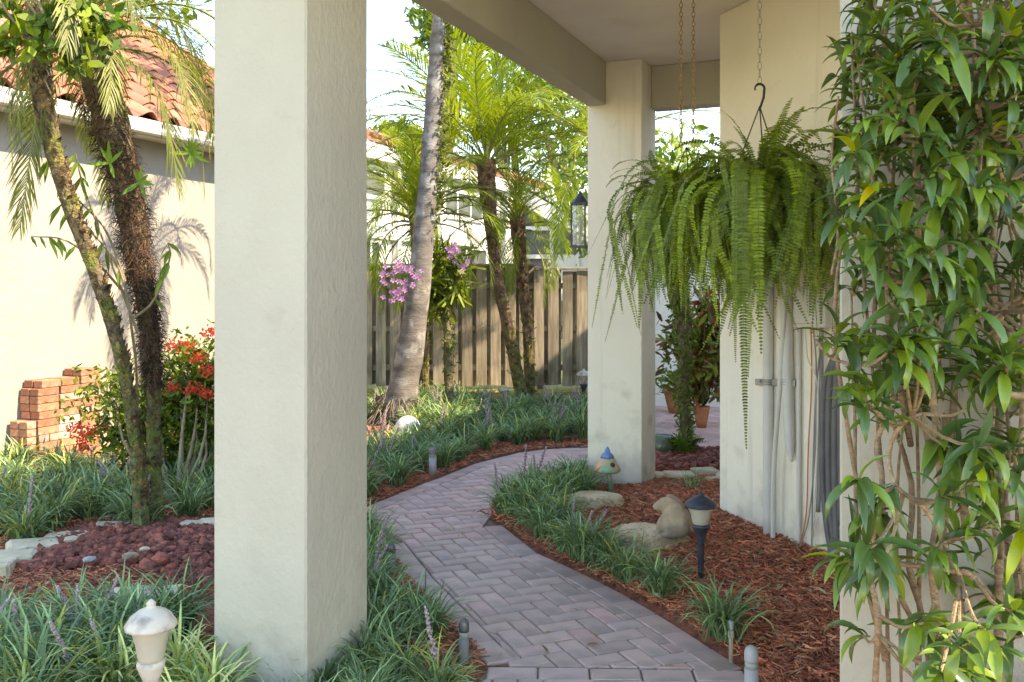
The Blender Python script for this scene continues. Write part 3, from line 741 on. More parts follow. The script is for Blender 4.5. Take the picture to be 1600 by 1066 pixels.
b = G(452, 700)
palm('date_palm', b, [b, b+np.array([.02,0,1.2]), b+np.array([-.02,.02,2.3]), b+np.array([-.05,.02,3.2])], [.05,.045,.05,.085], 'date palm mostly hidden behind the near porch column', FS_left, (3,4,4,3,1,0), boots=120, group='date palms by the fence', rot0=.7, scale=.95)
# left pair of mossy palms
b = G(222, 852) + UP*.02
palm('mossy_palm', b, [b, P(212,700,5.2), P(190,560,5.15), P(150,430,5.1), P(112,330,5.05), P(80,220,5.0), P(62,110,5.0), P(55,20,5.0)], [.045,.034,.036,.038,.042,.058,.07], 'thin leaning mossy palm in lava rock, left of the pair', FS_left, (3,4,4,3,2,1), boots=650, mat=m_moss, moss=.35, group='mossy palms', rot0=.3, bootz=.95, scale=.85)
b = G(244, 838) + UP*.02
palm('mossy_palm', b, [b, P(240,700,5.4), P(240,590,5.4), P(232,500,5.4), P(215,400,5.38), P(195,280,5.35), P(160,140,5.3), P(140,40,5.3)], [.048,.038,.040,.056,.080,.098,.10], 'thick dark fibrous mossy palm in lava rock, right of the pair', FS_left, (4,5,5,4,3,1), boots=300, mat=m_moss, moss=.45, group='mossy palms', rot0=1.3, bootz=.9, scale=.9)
# fibre sleeve of the thick one
pm = COL.objects['mossy_palm.001']
fb = MB(b); pts = smoothpath([P(240,600,5.4), P(232,500,5.4), P(215,400,5.38), P(195,280,5.35), P(150,150,5.3)], 60); rr = np.interp(np.linspace(0,1,60), [0,.25,.5,.75,1], [.038,.058,.082,.098,.10])
for k in range(5200):
    i = random.randrange(60); a = random.uniform(0, 6.28); u = np.array([math.cos(a), math.sin(a), 0]); s = np.array([-math.sin(a), math.cos(a), 0])
    p = pts[i] + u*rr[i]*random.uniform(.88, 1.06) + UP*random.uniform(-.02,.02); d = u*random.uniform(-.1,.9) + s*random.uniform(-1,1) + UP*random.uniform(-1.2,.8); d /= np.linalg.norm(d)
    l = random.uniform(.03,.11); v = random.choice((.6,.8,1,1.5,2.4,4.0)); fb.ribbon([p, p+d*l*.5, p+d*l*.9-UP*l*.25], [.005,.004,.002], s if abs(np.dot(d,s)) < .7 else UP, (v, v*.9, v*.75))
tag(fb.build('fibre', m_fibre, pm, loc=(0,0,0)), kind='stuff')

# ---------------------------------------------------------------- liriope
def clump(nb_, L, wd_, cols, seed, up=(55, 88), strip=.2):
    random.seed(seed); mb = MB()
    for k in range(nb_):
        a = random.uniform(0, 6.28); e = R(random.uniform(*up)); l = L*random.uniform(.55, 1.15)
        p = np.array([random.gauss(0,.028), random.gauss(0,.028), 0]); seg = 6
        u = np.array([math.cos(a), math.sin(a), 0]); s = np.array([-math.sin(a), math.cos(a), 0]); q = [p]; bend = R(random.uniform(60, 165))
        s = s + UP*random.uniform(-.3,.3); tw = random.uniform(-.2,.2)
        for i in range(seg):
            d = u*math.cos(e) + UP*math.sin(e) + np.array([-u[1],u[0],0])*tw; q.append(q[-1] + d*l/seg); e -= bend/seg*(.4+1.2*i/seg)
        c = np.array(random.choice(cols))*random.uniform(.75, 1.25); q = np.array(q); q[:, 2] = np.maximum(q[:, 2], .008)
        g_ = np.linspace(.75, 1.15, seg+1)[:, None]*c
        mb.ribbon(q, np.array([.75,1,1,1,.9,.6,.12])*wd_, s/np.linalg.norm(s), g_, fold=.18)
    return mb
GR = [(1,1.05,1.05),(1.25,1.35,1.25),(.8,.95,1.0),(1.7,1.9,1.9),(2.4,2.5,2.4),(1.1,1.3,1.2),(.9,1.15,1.1)]
GR2 = GR + [(3.2,2.2,.9)]
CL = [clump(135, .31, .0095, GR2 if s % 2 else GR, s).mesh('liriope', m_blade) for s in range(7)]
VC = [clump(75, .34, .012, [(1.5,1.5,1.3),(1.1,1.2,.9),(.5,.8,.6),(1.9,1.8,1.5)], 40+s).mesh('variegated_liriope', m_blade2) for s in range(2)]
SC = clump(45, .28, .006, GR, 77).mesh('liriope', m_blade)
def spikemesh(seed):
    random.seed(seed); mb = MB(); q = [(0,0,0),(0.03,0,.18),(.07,.01,.36)]; q = smoothpath(q, 6); mb.tube(q, .0025, 4, col=(.5,.7,.4), cap=False)
    for k in range(120):
        t = random.uniform(.42, 1); p = np.array([np.interp(t, np.linspace(0,1,6), q[:, a]) for a in range(3)]); r_ = .012*(1.25-t)
        v = random.uniform(.7,1.4); mb.rock(p + rng.normal(0,1,3)*r_*.7, .0045, (v,v,v*1.02), .2)
    return mb.mesh('flower_spike', m_spike)
SPK = [spikemesh(90+i) for i in range(2)]
random.seed(21)
def place_clump(px, py, label, group, me=None, sc=1.0, spikes=0, z=None):
    p = G(px, py); zz = float(bedz(p[0], p[1])); p = G(px, py, zz)
    for _pp in ALLP:
        if poly_contains(_pp, p[0], p[1]): return None
    for (lx, ly, lr) in ((725,1047,.17),(612,905,.10),(676,746,.16),(893,858,.10),(728,1075,.14)):
        if np.linalg.norm(G(lx, ly)[:2] - p[:2]) < lr: return None
    o = empty('liriope_plant', p, label, 'plant', group, rz=random.uniform(0, 6.28))
    link('foliage', me or random.choice(CL), o, scale=(sc, sc, sc*random.uniform(.9, 1.15)))
    for k in range(spikes):
        link('flower_spike', random.choice(SPK), o, loc=(random.uniform(-.06,.06), random.uniform(-.06,.06), 0), rot=(random.uniform(-.3,.3), random.uniform(-.3,.3), random.uniform(0,6.28)), scale=random.uniform(.8,1.1))
    return o
def fill(poly_px, spacing, label, group, sc=(.85,1.15), spk=.25, maxn=80):
    poly = gp(poly_px); mn = poly.min(0); mx = poly.max(0); pts_ = []
    for _ in range(6000):
        q = np.array([random.uniform(mn[0], mx[0]), random.uniform(mn[1], mx[1])])
        if not poly_contains(poly, q[0], q[1]): continue
        if all(np.linalg.norm(q - r) > spacing for r in pts_): pts_.append(q)
        if len(pts_) >= maxn: break
    NUM = ['first','second','third','fourth','fifth','sixth','seventh','eighth','ninth','tenth','eleventh','twelfth','thirteenth','fourteenth','fifteenth','sixteenth']
    nr = max(1, min(6, int(round(math.sqrt(len(pts_)/2.2))))); pts_.sort(key=lambda q: q[1]); rows = np.array_split(np.array(pts_), nr); labs = {}
    for ri, row in enumerate(rows):
        row = sorted(row.tolist(), key=lambda q: q[0]/q[1])
        rn = 'only row' if nr == 1 else 'front row' if ri == 0 else 'back row' if ri == nr-1 else NUM[ri] + ' row'
        for ci_, q in enumerate(row): labs[(q[0], q[1])] = '%s, %s, %s from left' % (label, rn, NUM[min(ci_, 15)])
    base_label = label
    for q in pts_:
        label = labs[(q[0], q[1])]
        px = 800 + F*q[0]/q[1]; py = HY + F*CH/q[1]
        place_clump(px, py, label, group, sc=random.uniform(*sc), spikes=(random.choice((1,2,3)) if random.random() < spk else 0))
fill([(560,785),(577,778),(655,746),(690,733),(740,713),(812,697),(915,690),(915,650),(850,642),(760,640),(660,680),(640,705),(577,700)], .24, 'liriope clump in the bed between path and fence', 'liriope in the bed by the fence', sc=(.8,1.05), spk=.22)
fill([(640,640),(700,628),(770,640),(790,650),(700,680),(650,680)], .26, 'liriope at the foot of the fence', 'liriope at the foot of the fence', sc=(1,1.25), spk=.4)
fill([(850,645),(920,640),(920,665),(860,660)], .28, 'liriope at the right end of the fence', 'liriope at the right end of the fence', spk=.6)
fill([(575,640),(612,640),(600,662),(575,665)], .25, 'liriope left of the grey palm trunk', 'liriope left of the grey palm')
fill([(790,805),(800,785),(850,765),(915,752),(915,785),(880,790),(860,810),(900,845),(930,875),(900,880),(850,852),(800,818)], .15, 'liriope inside the curve of the path', 'liriope inside the path curve', sc=(.7,.95), spk=.05)
fill([(560,830),(575,860),(600,915),(650,975),(690,1030),(705,1070),(690,1140),(560,1140),(560,1000),(560,860)], .17, 'dark liriope right of the near column', 'liriope beside the near column', sc=(.7,.95), spk=.2)
fill([(430,1080),(575,1075),(600,1200),(400,1200)], .16, 'liriope clump at the foot of the near porch column', 'liriope at the near column foot', sc=(.6,.75), spk=0)
fill([(0,740),(60,735),(180,760),(190,800),(130,812),(60,850),(0,870),(-40,800)], .24, 'large liriope below the stacked bricks', 'liriope in front of the bricks', sc=(.9,1.2), spk=.3)
fill([(120,790),(200,790),(215,830),(150,820)], .24, 'liriope clump left of the mossy palm trunks', 'liriope left of the mossy palms', sc=(.9,1.1), spk=.6)
fill([(262,775),(335,760),(335,810),(290,812)], .25, 'liriope clump right of the mossy palm trunks', 'liriope right of the mossy palms', sc=(.9,1.1), spk=0)
fill([(-60,1005),(60,1000),(180,1000),(230,1030),(160,1120),(0,1170),(-80,1120)], .19, 'blue green liriope by the cream lamp', 'liriope around the cream lamp', sc=(.95,1.15), spk=.35)
fill([(268,985),(330,975),(335,1010),(280,1015)], .22, 'liriope between lava rock and near column', 'liriope by the lava rock', sc=(.9,1.05), spk=0)
place_clump(940, 888, 'liriope clump in front of the flat yellow rock', 'liriope by the flat rock', sc=.85)
place_clump(978, 908, 'upright liriope clump right of the clump in front of the flat rock', 'liriope by the flat rock', sc=.9)
place_clump(1032, 932, 'loose liriope clump between the flat rock and the path edge', None, sc=.85)
place_clump(1128, 1000, 'single upright liriope clump behind the small white sprinkler riser', None, sc=.95)
place_clump(905, 872, 'liriope clump left of the flat yellow rock', None, sc=.85, spikes=3)
place_clump(1082, 772, 'small grey green liriope clump in front of the edging stones', None, me=SC, sc=.9)
for i, (px, py) in enumerate(((190,1100),(270,1090),(330,1110),(300,1180))):
    place_clump(px, py, ('leftmost','second','third','rightmost')[i] + ' cream and green variegated liriope clump under the cream lamp', 'variegated liriope under the lamp', me=VC[i % 2], sc=.95)

# ---------------------------------------------------------------- mulch, lava
random.seed(3)
def chips(name, poly_px, n, size, seed, cols):
    poly = gp(poly_px); mn = poly.min(0); mx = poly.max(0); r = np.random.default_rng(seed)
    q = r.uniform(mn, mx, (n*4, 2)); ok = poly_contains(poly, q[:, 0], q[:, 1])
    for p in ALLP: ok &= ~poly_contains(p, q[:, 0], q[:, 1])
    q = q[ok][:n]; n = len(q); z = bedz(q[:, 0], q[:, 1]) + r.uniform(.0, .016, n)
    a = r.uniform(0, 2*np.pi, n); el = r.normal(0, .28, n); l = size*r.uniform(.4, 1.5, n); wv = r.uniform(.003, .008, n)
    u = np.stack([np.cos(a)*np.cos(el), np.sin(a)*np.cos(el), np.sin(el)], 1); s = np.stack([-np.sin(a), np.cos(a), r.normal(0,.4,n)], 1)
    c = np.column_stack([q, z]); V = []
    bow = r.uniform(-.012, .012, n)
    for t in (-.5, 0, .5):
        cc = c + u*(l*t)[:, None] + s*(bow*(1 if t == 0 else 0))[:, None]; k = .5 if t else 1
        V += [cc - s*(wv*k/1)[:, None]/2, cc + s*(wv*k)[:, None]/2, cc + np.array([0,0,1])*(wv*.7)[:, None]]
    V = np.stack(V, 1)      # n x 9 x 3
    base = (np.arange(n)*9)[:, None]; Fs = []
    for k in (0, 3):
        for (i, j_) in ((0,1),(1,2),(2,0)): Fs.append(base + np.array([k+i, k+j_, k+3+j_, k+3+i]))
    Fs = np.concatenate(Fs).tolist()
    cc = np.array(cols)[r.integers(0, len(cols), n)]*r.uniform(.6, 1.4, (n, 1))
    mb = MB(); mb.v = [V.reshape(-1, 3)]; mb.c = [np.repeat(cc, 9, 0)]; mb.f = Fs; mb.n = n*9
    return tag(mb.build(name, m_chip), kind='stuff')
MC = [(1,1,1),(1.35,1.15,1.0),(.55,.55,.6),(1.1,.9,.8),(1.3,1.6,1.7),(.8,.75,.7),(1.0,1.5,1.6)]
chips('wood_mulch', [(750,805),(800,755),(900,725),(1000,750),(1125,755),(1125,790),(1400,900),(1400,1300),(1180,1200),(1130,1045),(1050,990),(900,903),(800,850)], 30000, .055, 1, MC)
chips('bark_mulch', [(577,800),(620,830),(680,900),(770,1000),(790,1045),(700,1200),(300,1200),(300,1000),(577,950)], 4500, .05, 2, MC)
chips('leaf_mulch', [(-40,1000),(330,940),(330,780),(260,770),(90,810),(0,850),(-60,900)], 7000, .05, 4, MC)
chips('shade_mulch', [(577,690),(640,680),(700,700),(940,685),(940,715),(812,725),(750,745),(664,780),(560,820)], 6000, .05, 5, MC)
chips('lilac_mulch', [(1020,760),(1130,760),(1130,700),(1020,700)], 1500, .045, 6, [(.6,.5,.6),(.8,.6,.6)])
lv = MB(); random.seed(8)
def lava_in(poly_px, n, mb, sz=(.012,.032), pile=.03):
    poly = gp(poly_px); mn = poly.min(0); mx = poly.max(0); k = 0
    while k < n:
        q = (random.uniform(mn[0], mx[0]), random.uniform(mn[1], mx[1]))
        if poly_contains(poly, *q):
            r_ = random.uniform(*sz)*random.choice((.7,1,1,1.3)); v = random.choice((.7,1,1.2,1.7)); mb.rock((q[0], q[1], float(bedz(*q)) + random.uniform(0,pile)), (r_, r_*random.uniform(.6,1), r_*random.uniform(.5,.9)), (v*1.05, v, v), .3); k += 1
lava_in([(20,905),(60,870),(180,835),(220,826),(335,825),(335,925),(250,915),(180,900),(60,915)], 3400, lv)
tag(lv.build('lava_rock', m_lava), kind='stuff')
lv = MB(); lava_in([(1020,738),(1130,738),(1130,707),(1020,704)], 900, lv, (.02,.04))
tag(lv.build('far_lava_rock', m_lava), kind='stuff')
lv = MB(); lava_in([(560,705),(630,700),(640,675),(560,670)], 350, lv, (.02,.05))
tag(lv.build('palm_base_rock', m_lava), kind='stuff')
for (px, py, s, lab, m_) in ((203,868,.04,'flat grey brown stone lying on the lava rock, left of the pale pebble',m_rabbit),(226,858,.026,'pale round pebble on the lava rock by the mossy trunk',m_edge),(252,872,.05,'reddish brown stone tilted on the lava rock below the mossy trunk',m_lava),(140,874,.032,'blue grey stone lying on the lava rock at the left',m_gplas2)):
    p = G(px, py, .13); mb = MB(p); mb.rock(p, (s, s*.7, s*.45), (2,1.6,1.5) if m_ is m_lava else (1,1,1), .12, 1); tag(mb.build('loose_stone', m_), lab, 'stone')

# ---------------------------------------------------------------- rocks and edging
def boulder(name, c, r, label, rz=0, seed=0, sub=4, mat=m_rock, flat=.55, tex=.1):
    rg = np.random.default_rng(seed); V, Fs = ICO[sub]; V = V.copy()
    ph = rg.uniform(0, 6, (6, 3)); fr = rg.uniform(1, 5, (6, 3)); d = np.zeros(len(V))
    for k in range(6): d += np.sin(V @ fr[k] + ph[k].sum()) / (1+k*.5)
    d2 = sum(np.abs(np.sin(V @ rg.uniform(4, 13, 3) + rg.uniform(0,6))) for _ in range(5))/5
    V *= (1 + .16*(d2-.6))[:, None]
    V *= (1 + tex*d/2)[:, None]
    for _ in range(16):
        pn = rg.normal(0,1,3); pn /= np.linalg.norm(pn); dd = V @ pn; lim = rg.uniform(.66,.86); V -= np.outer(np.maximum(dd - lim, 0)*.9, pn)
    V += rg.normal(0,.008,V.shape)
    V[:, 2] = np.where(V[:, 2] > flat, flat + (V[:, 2]-flat)*.25, V[:, 2])
    V *= np.array(r); ca, sa = math.cos(rz), math.sin(rz); V = V @ np.array([[ca, sa, 0], [-sa, ca, 0], [0, 0, 1]])
    mb = MB(c); mb.add(V + c, Fs); return tag(mb.build(name, mat, smooth=True), label, 'rock')
boulder('boulder', P(932, 448, 5.85)*np.array([1,1,0])+UP*.07, (.215,.15,.13), 'large flat pale limestone rock in front of the far porch column', 0.0, 4, tex=.12)
boulder('boulder', P(1016, 448, 4.92)*np.array([1,1,0])+UP*.08, (.26,.18,.15), 'flat yellow limestone slab with the stone rabbit sitting on it', -.1, 9, tex=.12)
random.seed(31)
def edging(px, py, w_, d_, h_, rz, label, z=0.02):
    p = G(px, py, z); ca, sa = math.cos(rz), math.sin(rz); u = np.array([ca, sa, 0]); v = np.array([-sa, ca, 0]); j_ = lambda: random.uniform(-.018,.018)
    mb = MB(p); mb.bbox(p - u*w_/2 - v*d_/2 - UP*.03, u*w_ + v*j_()*2, v*d_ + u*j_()*2, UP*(h_+.045) + u*j_() + v*j_(), .013)
    V = mb.v[0]; V += rng.uniform(-.006, .006, V.shape)
    return tag(mb.build('edging_stone', m_edge), label, 'stone', 'edging stones')
edging(1065,757,.21,.13,.08,0,'large pale edging stone between the porch column and the pointed one')
edging(1107,753,.18,.13,.085,.1,'pale edging stone right of the large one, behind the small liriope')
edging(1133,760,.16,.13,.085,0,'edging stone beside the corner of the diagonal wall')
edging(1035,755,.12,.12,.06,.1,'small edging stone touching the far porch column')
edging(1098,768,.13,.08,.06,.2,'small low stone in front of the edging row behind the liriope')
edging(1118,764,.10,.08,.07,.7,'pointed small stone leaning at the wall end of the edging row')
LE = [(16,884,.22,.14),(52,866,.24,.17),(92,852,.18,.10),(128,846,.16,.10),(182,835,.22,.11),(108,858,.1,.08),(-15,896,.2,.15),(296,833,.13,.09),(322,830,.14,.09),(245,944,.2,.12),(208,938,.15,.12)]
LLAB = ['flat edging stone at the left end of the lava rock','broad flat edging stone left of the lava rock','narrow tilted edging stone behind the lava rock','edging stone half buried behind the lava rock mound','long edging stone left of the mossy palm trunks','small chipped stone tucked between two edging stones','edging stone at the left border of the bed','edging stone right of the mossy palm trunks','edging stone next to the near porch column','mossy edging block in front of the lava rock','mossy edging block behind the cream lamp']
for (px, py, w_, d_), lab in zip(LE, LLAB): edging(px, py, w_, d_, .05, random.uniform(.25,.5), lab, z=.05)

# ---------------------------------------------------------------- stone rabbit
rb = P(1046, 448, 4.85)*np.array([1,1,0])+UP*.155
mb = MB(); V0, F0 = ICO[2]
def ell(c, r, ry=0):
    ca, sa = math.cos(ry), math.sin(ry); V = V0*np.array(r); V = V @ np.array([[ca,0,-sa],[0,1,0],[sa,0,ca]]); mb.add(V + np.array(c), F0)
ell((.045,0,.075), (.080,.070,.080)); ell((.02,0,.115), (.060,.055,.070), .3); ell((-.005,0,.060), (.055,.052,.062))      # haunch, back, chest
ell((-.022,0,.160), (.050,.040,.040), -.2); ell((-.062,0,.147), (.028,.026,.024)); ell((.115,0,.045), (.024,.024,.024))   # head, muzzle, tail
for sg in (-1, 1):
    ell((.030,sg*.024,.178), (.058,.015,.020), .55); ell((.060,sg*.052,.050), (.052,.030,.048)); ell((.010,sg*.062,.016), (.048,.020,.018))
    ell((-.045,sg*.028,.050), (.020,.019,.055), .15); ell((-.058,sg*.030,.012), (.030,.018,.014)); ell((-.040,sg*.034,.165), (.009,.009,.009))
ro = mb.build('rabbit_statue', m_rabbit); rm = ro.modifiers.new('r', 'REMESH'); rm.mode = 'VOXEL'; rm.voxel_size = .0055; sm_ = ro.modifiers.new('s', 'SMOOTH'); sm_.iterations = 3; sm_.factor = .6
m2 = bpy.data.meshes.new_from_object(ro.evaluated_get(bpy.context.evaluated_depsgraph_get())); ro.modifiers.clear(); ro.data = m2
m2.materials.clear(); m2.materials.append(m_rabbit); m2.polygons.foreach_set('use_smooth', [True]*len(m2.polygons))
ro.location = rb; ro.rotation_euler = (0, 0, R(-20)); tag(ro, 'weathered brown stone rabbit sitting on the flat yellow rock', 'statue')

# ---------------------------------------------------------------- mushroom ornament
p0 = G(956, 776, .05); o = empty('mushroom_ornament', p0, 'mosaic mushroom garden ornament with a blue tip in front of the far column', 'ornament')
mb = MB(p0); mb.tube([p0, p0+UP*.10+np.array([-.012,0,0]), p0+UP*.2+np.array([-.03,0,0])], [.022,.018,.018], 10); mb.build('stem', m_mosaic, o, loc=(0,0,0), smooth=True)
t = p0+UP*.17+np.array([-.03,0,0]); mb = MB(p0); mb.lathe([(.02,.01),(.085,.0),(.092,.012),(.078,.045),(.055,.085),(.035,.105),(.012,.115)], t, 16); mb.build('cap', m_mosaic, o, loc=(0,0,0), smooth=True)
mb = MB(p0); mb.lathe([(.048,.094),(.040,.116),(.022,.13),(.013,.155),(.004,.17)], t, 14); mb.build('tip', m_blueg, o, loc=(0,0,0), smooth=True)
for a in (-1.15,):
    mb = MB(p0); c = t+np.array([.066*math.cos(a), .066*math.sin(a), .055]); mb.rock(c, (.018,.018,.018), (.05,.04,.04), 0, 1); mb.build('hole', m_black, o, loc=(0,0,0))

# ---------------------------------------------------------------- lamps
def lantern_stake(px, py_base, py_top, Y, label, mc, ms, ml, k=1.0, z=None):
    base = P(px, py_base, Y); H = (py_base-py_top)/F*Y; o = empty('garden_lamp', base, label, 'garden lamp')
    W = .052*k
    mb = MB(base); mb.lathe([(.009*k,0),(.012*k,H*.2),(.014*k,H*.42),(.020*k,H*.52),(.034*k,H*.60),(.036*k,H*.625),(.030*k,H*.64)], base, 12); mb.build('stake', ms, o, loc=(0,0,0), smooth=True)
    mb = MB(base); mb.lathe([(.027*k,H*.63),(.032*k,H*.66),(.037*k,H*.74),(.048*k,H*.825),(.05*k,H*.835)], base, 24, flute=.05); mb.build('lens', ml, o, loc=(0,0,0), smooth=True)
    mb = MB(base); mb.lathe([(.056*k,H*.83),(.064*k,H*.838),(.063*k,H*.855),(.057*k,H*.875),(.05*k,H*.90),(.034*k,H*.93),(.014*k,H*.95),(.010*k,H*.965),(.013*k,H*.975),(.006*k,H*.992),(.002*k,H)], base, 24, flute=.02); mb.build('cap', mc, o, loc=(0,0,0), smooth=True)
    return o
lantern_stake(1095, 908, 768, 4.35, 'black capped frosted garden lamp on a stake in the red mulch', m_cap, m_cap, m_lens, 1.22)
lantern_stake(236, 1200, 936, 2.75, 'cream capped frosted garden lamp in the variegated liriope', m_capw, m_capw, m_lens, 1.18)
lantern_stake(912, 642, 576, 11.6, 'small tan garden lamp against the fence beside the far column', m_capw, m_cap, m_capw, 1.5)
lantern_stake(788, 640, 604, 11.9, 'small tan garden lamp behind the brown pot by the fence', m_capw, m_gplas, m_capw, 1.6)
def bollard(px, py_base, py_top, label, mat, topm, ring=True, r=.019, z=0.0):
    b_ = G(px, py_base, z); H = (py_base-py_top)/F*b_[1]; o = empty('path_light', b_, label, 'path light')
    mb = MB(b_); mb.tube([b_, b_+UP*(H-.075)], r, 16); mb.build('post', mat, o, loc=(0,0,0), smooth=True)
    mb = MB(b_); mb.lathe([(r*.92,H-.074),(r*.92,H-.052)], b_, 16); mb.build('ring', m_clear if ring else mat, o, loc=(0,0,0), smooth=True)
    mb = MB(b_); mb.lathe([(r*.98,H-.051),(r*1.02,H-.045),(r*1.0,H-.022),(r*.8,H-.008),(r*.4,H-.001),(r*.05,H)], b_, 16); mb.build('dome', topm, o, loc=(0,0,0), smooth=True)
bollard(725, 1047, 966, 'short dark brown path light at the left corner of the brick path', m_gplas, m_lens2, r=.020)
bollard(612, 905, 849, 'short dark path light half hidden in liriope beside the near column', m_gplas, m_lens2, r=.020)
bollard(676, 746, 699, 'short grey path light at the far left edge of the brick path', m_gplas2, m_gplas, r=.030)
bollard(1174, 1135, 1009, 'grey domed path light at the bottom edge of the red mulch', m_gplas2, m_gplas2, r=.0235)
bollard(893, 858, 815, 'grey path light hidden in liriope left of the flat rock', m_gplas2, m_gplas2, r=.022)
p = G(1142, 1027, .03); o = empty('sprinkler_riser', p, 'thin cream sprinkler riser with grey head at the path edge', 'sprinkler')
mb = MB(p); mb.lathe([(.0085,-.02),(.0085,.075),(.012,.078),(.0125,.102),(.0095,.105)], p, 12); mb.build('riser', m_lens, o, loc=(0,0,0), smooth=True)
mb = MB(p); mb.lathe([(.0105,.106),(.0115,.112),(.0115,.138),(.009,.142)], p, 12); mb.build('head', m_gplas2, o, loc=(0,0,0), smooth=True)

# ---------------------------------------------------------------- globe, pots
p = G(637, 690); mb = MB(p); V, Fs = ICO[3]; mb.add(V*.125 + p + UP*.12, Fs); tag(mb.build('garden_globe', m_globe, smooth=True), 'round white garden globe at the foot of the grey palm', 'ornament')
p = P(1037, 697, 8.0); mb = MB(p); mb.lathe([(.05,-.125),(.09,-.105),(.125,-.04),(.13,.01),(.115,.06),(.08,.095),(.05,.10),(.045,.09)], p, 28); tag(mb.build('ceramic_jar', m_green, smooth=True), 'round green glazed jar behind the far porch column', 'jar')
p = G(778, 645); o = empty('turtle_planter', p, 'brown carved garden planter lying in the bed by the fence', 'planter')
mb = MB(p); mb.lathe([(.10,0),(.16,.05),(.19,.12),(.17,.17),(.10,.21),(.03,.225)], p, 18, flute=.07); mb.build('shell', m_terra, o, loc=(0,0,0))
mb = MB(p); mb.rock(p+np.array([.17,-.06,.1]), (.06,.05,.05), (1,1,1), .1, 2); mb.build('head', m_rock, o, loc=(0,0,0), smooth=True)
for i, (px, lab) in enumerate(((1056,'terracotta pot with a small fern beside the rear white wall'),(1096,'terracotta pot holding the dark red leaved plant'))):
    p = G(px, 645 if i == 0 else 668); o = empty('potted_plant', p, lab, 'potted plant')
    mb = MB(p); mb.lathe([(r_*(1 if i == 0 else .6), z_*(1 if i == 0 else .8)) for r_, z_ in ((.08,0),(.11,.10),(.14,.24),(.15,.25),(.15,.28),(.135,.28),(.12,.24))], p, 18); mb.build('pot', m_terra, o, loc=(0,0,0), smooth=True)
    mb = MB(p)
    if i == 0: leafcluster(mb, p+UP*.38, (.13,.13,.07), 260, .045, (1.1,1.3,1), .3)
    else:
        for k in range(40):
            a = random.uniform(0,6.28); h = random.uniform(.12,1.1); q = p+UP*.25+np.array([math.cos(a)*.3*random.random(), math.sin(a)*.25*random.random(), h])
            mb.tube([p+UP*.25, (p+q)/2+UP*.1, q], .006, 4, col=(1.2,.8,.8), cap=False)
            for c in ((2.2,.35,.8),(1,1.1,.9),(.9,.5,.8),(1.6,1.3,.8)): leafcluster(mb, q, (.08,.07,.09), 9, .06, c, .3, elong=2.2)
    mb.build('foliage', m_leaf, o, loc=(0,0,0))

# ---------------------------------------------------------------- fern trunk & orchid trunk
def mossytree(name, ctrl, rad, label, leaf_n, cols, extra=None):
    b_ = np.array(ctrl[0]); o = empty(name, b_, label, 'tree'); pts = smoothpath(ctrl, 30); r_ = np.interp(np.linspace(0,1,30), np.linspace(0,1,len(rad)), rad)
    mb = MB(b_); mb.tube(pts, r_, 12, jit=.15, col=(1,1.1,1)); mb.build('trunk', m_moss, o, loc=(0,0,0))
    mb = MB(b_)
    for k in range(leaf_n):
        i = random.randrange(30); a = random.uniform(0,6.28); leafcluster(mb, pts[i]+np.array([math.cos(a), math.sin(a), 0])*r_[i], (.015,.015,.02), 2, .028, random.choice(cols), .4)
    if extra: extra(mb, pts)
    tag(mb.build('foliage', m_leaf, o, loc=(0,0,0)), kind='stuff'); return o
def upright(mb, pts):
    for k in range(70):
        p = pts[-1] + np.array([random.gauss(0,.10), random.gauss(0,.06), random.uniform(-.4,.02)]); a = random.uniform(-1,1)
        q = p + np.array([a*.22, random.uniform(-.1,.1), random.uniform(.15,.4)]); mb.tube([p, (p+q)/2+UP*.04, q], .008, 4, col=(1.2,1.0,.8), cap=False)
        for t in np.linspace(.4,1,3): leafcluster(mb, p+(q-p)*t, (.02,.02,.03), 2, .05, (1.1,1.15,.6), .3, elong=5)
    for k in range(60):
        p = pts[-8] + np.array([random.gauss(0,.12), random.gauss(0,.06), random.gauss(0,.1)]); leafcluster(mb, p, (.03,.03,.03), 2, .05, (1.3,1.1,.5), .3, elong=5)
b_ = G(700, 655); mossytree('orchid_tree', [b_, P(703,580,10.4), P(700,520,10.4), P(692,460,10.4), P(696,425,10.4)], [.05,.05,.055,.06,.09], 'mossy lichen covered trunk carrying orchids in front of the fence', 260, [(1,1.2,.9),(1.5,1.3,.9),(.8,.8,.6)], upright)
def fernbase(mb, pts):
    for k in range(46):
        a = random.uniform(0,6.28); e = random.uniform(.2,1.2); p = pts[1]; u = np.array([math.cos(a)*math.cos(e), math.sin(a)*math.cos(e), math.sin(e)])
        for t in np.linspace(.2,1,7):
            c = p + u*.26*t - UP*.10*t*t
            for sg in (-1,1): 
                s_ = np.array([-math.sin(a),math.cos(a),0])*sg; mb.ribbon([c, c+(s_*.05+u*.03)*(1.2-t)], [.026,.006], u, (.95,1.35,.8))
b_ = P(1070, 715, 7.9); mossytree('fern_tree', [b_, P(1072,660,7.9), P(1066,600,7.9), P(1072,540,7.9), P(1062,470,7.9), P(1050,380,7.9), P(1045,300,7.9)], [.055,.05,.055,.06,.08,.12,.10], 'fern and moss covered trunk standing between column and diagonal wall', 900, [(1,1.4,.8),(.8,1.1,.7),(1.3,1.2,.9)], fernbase)
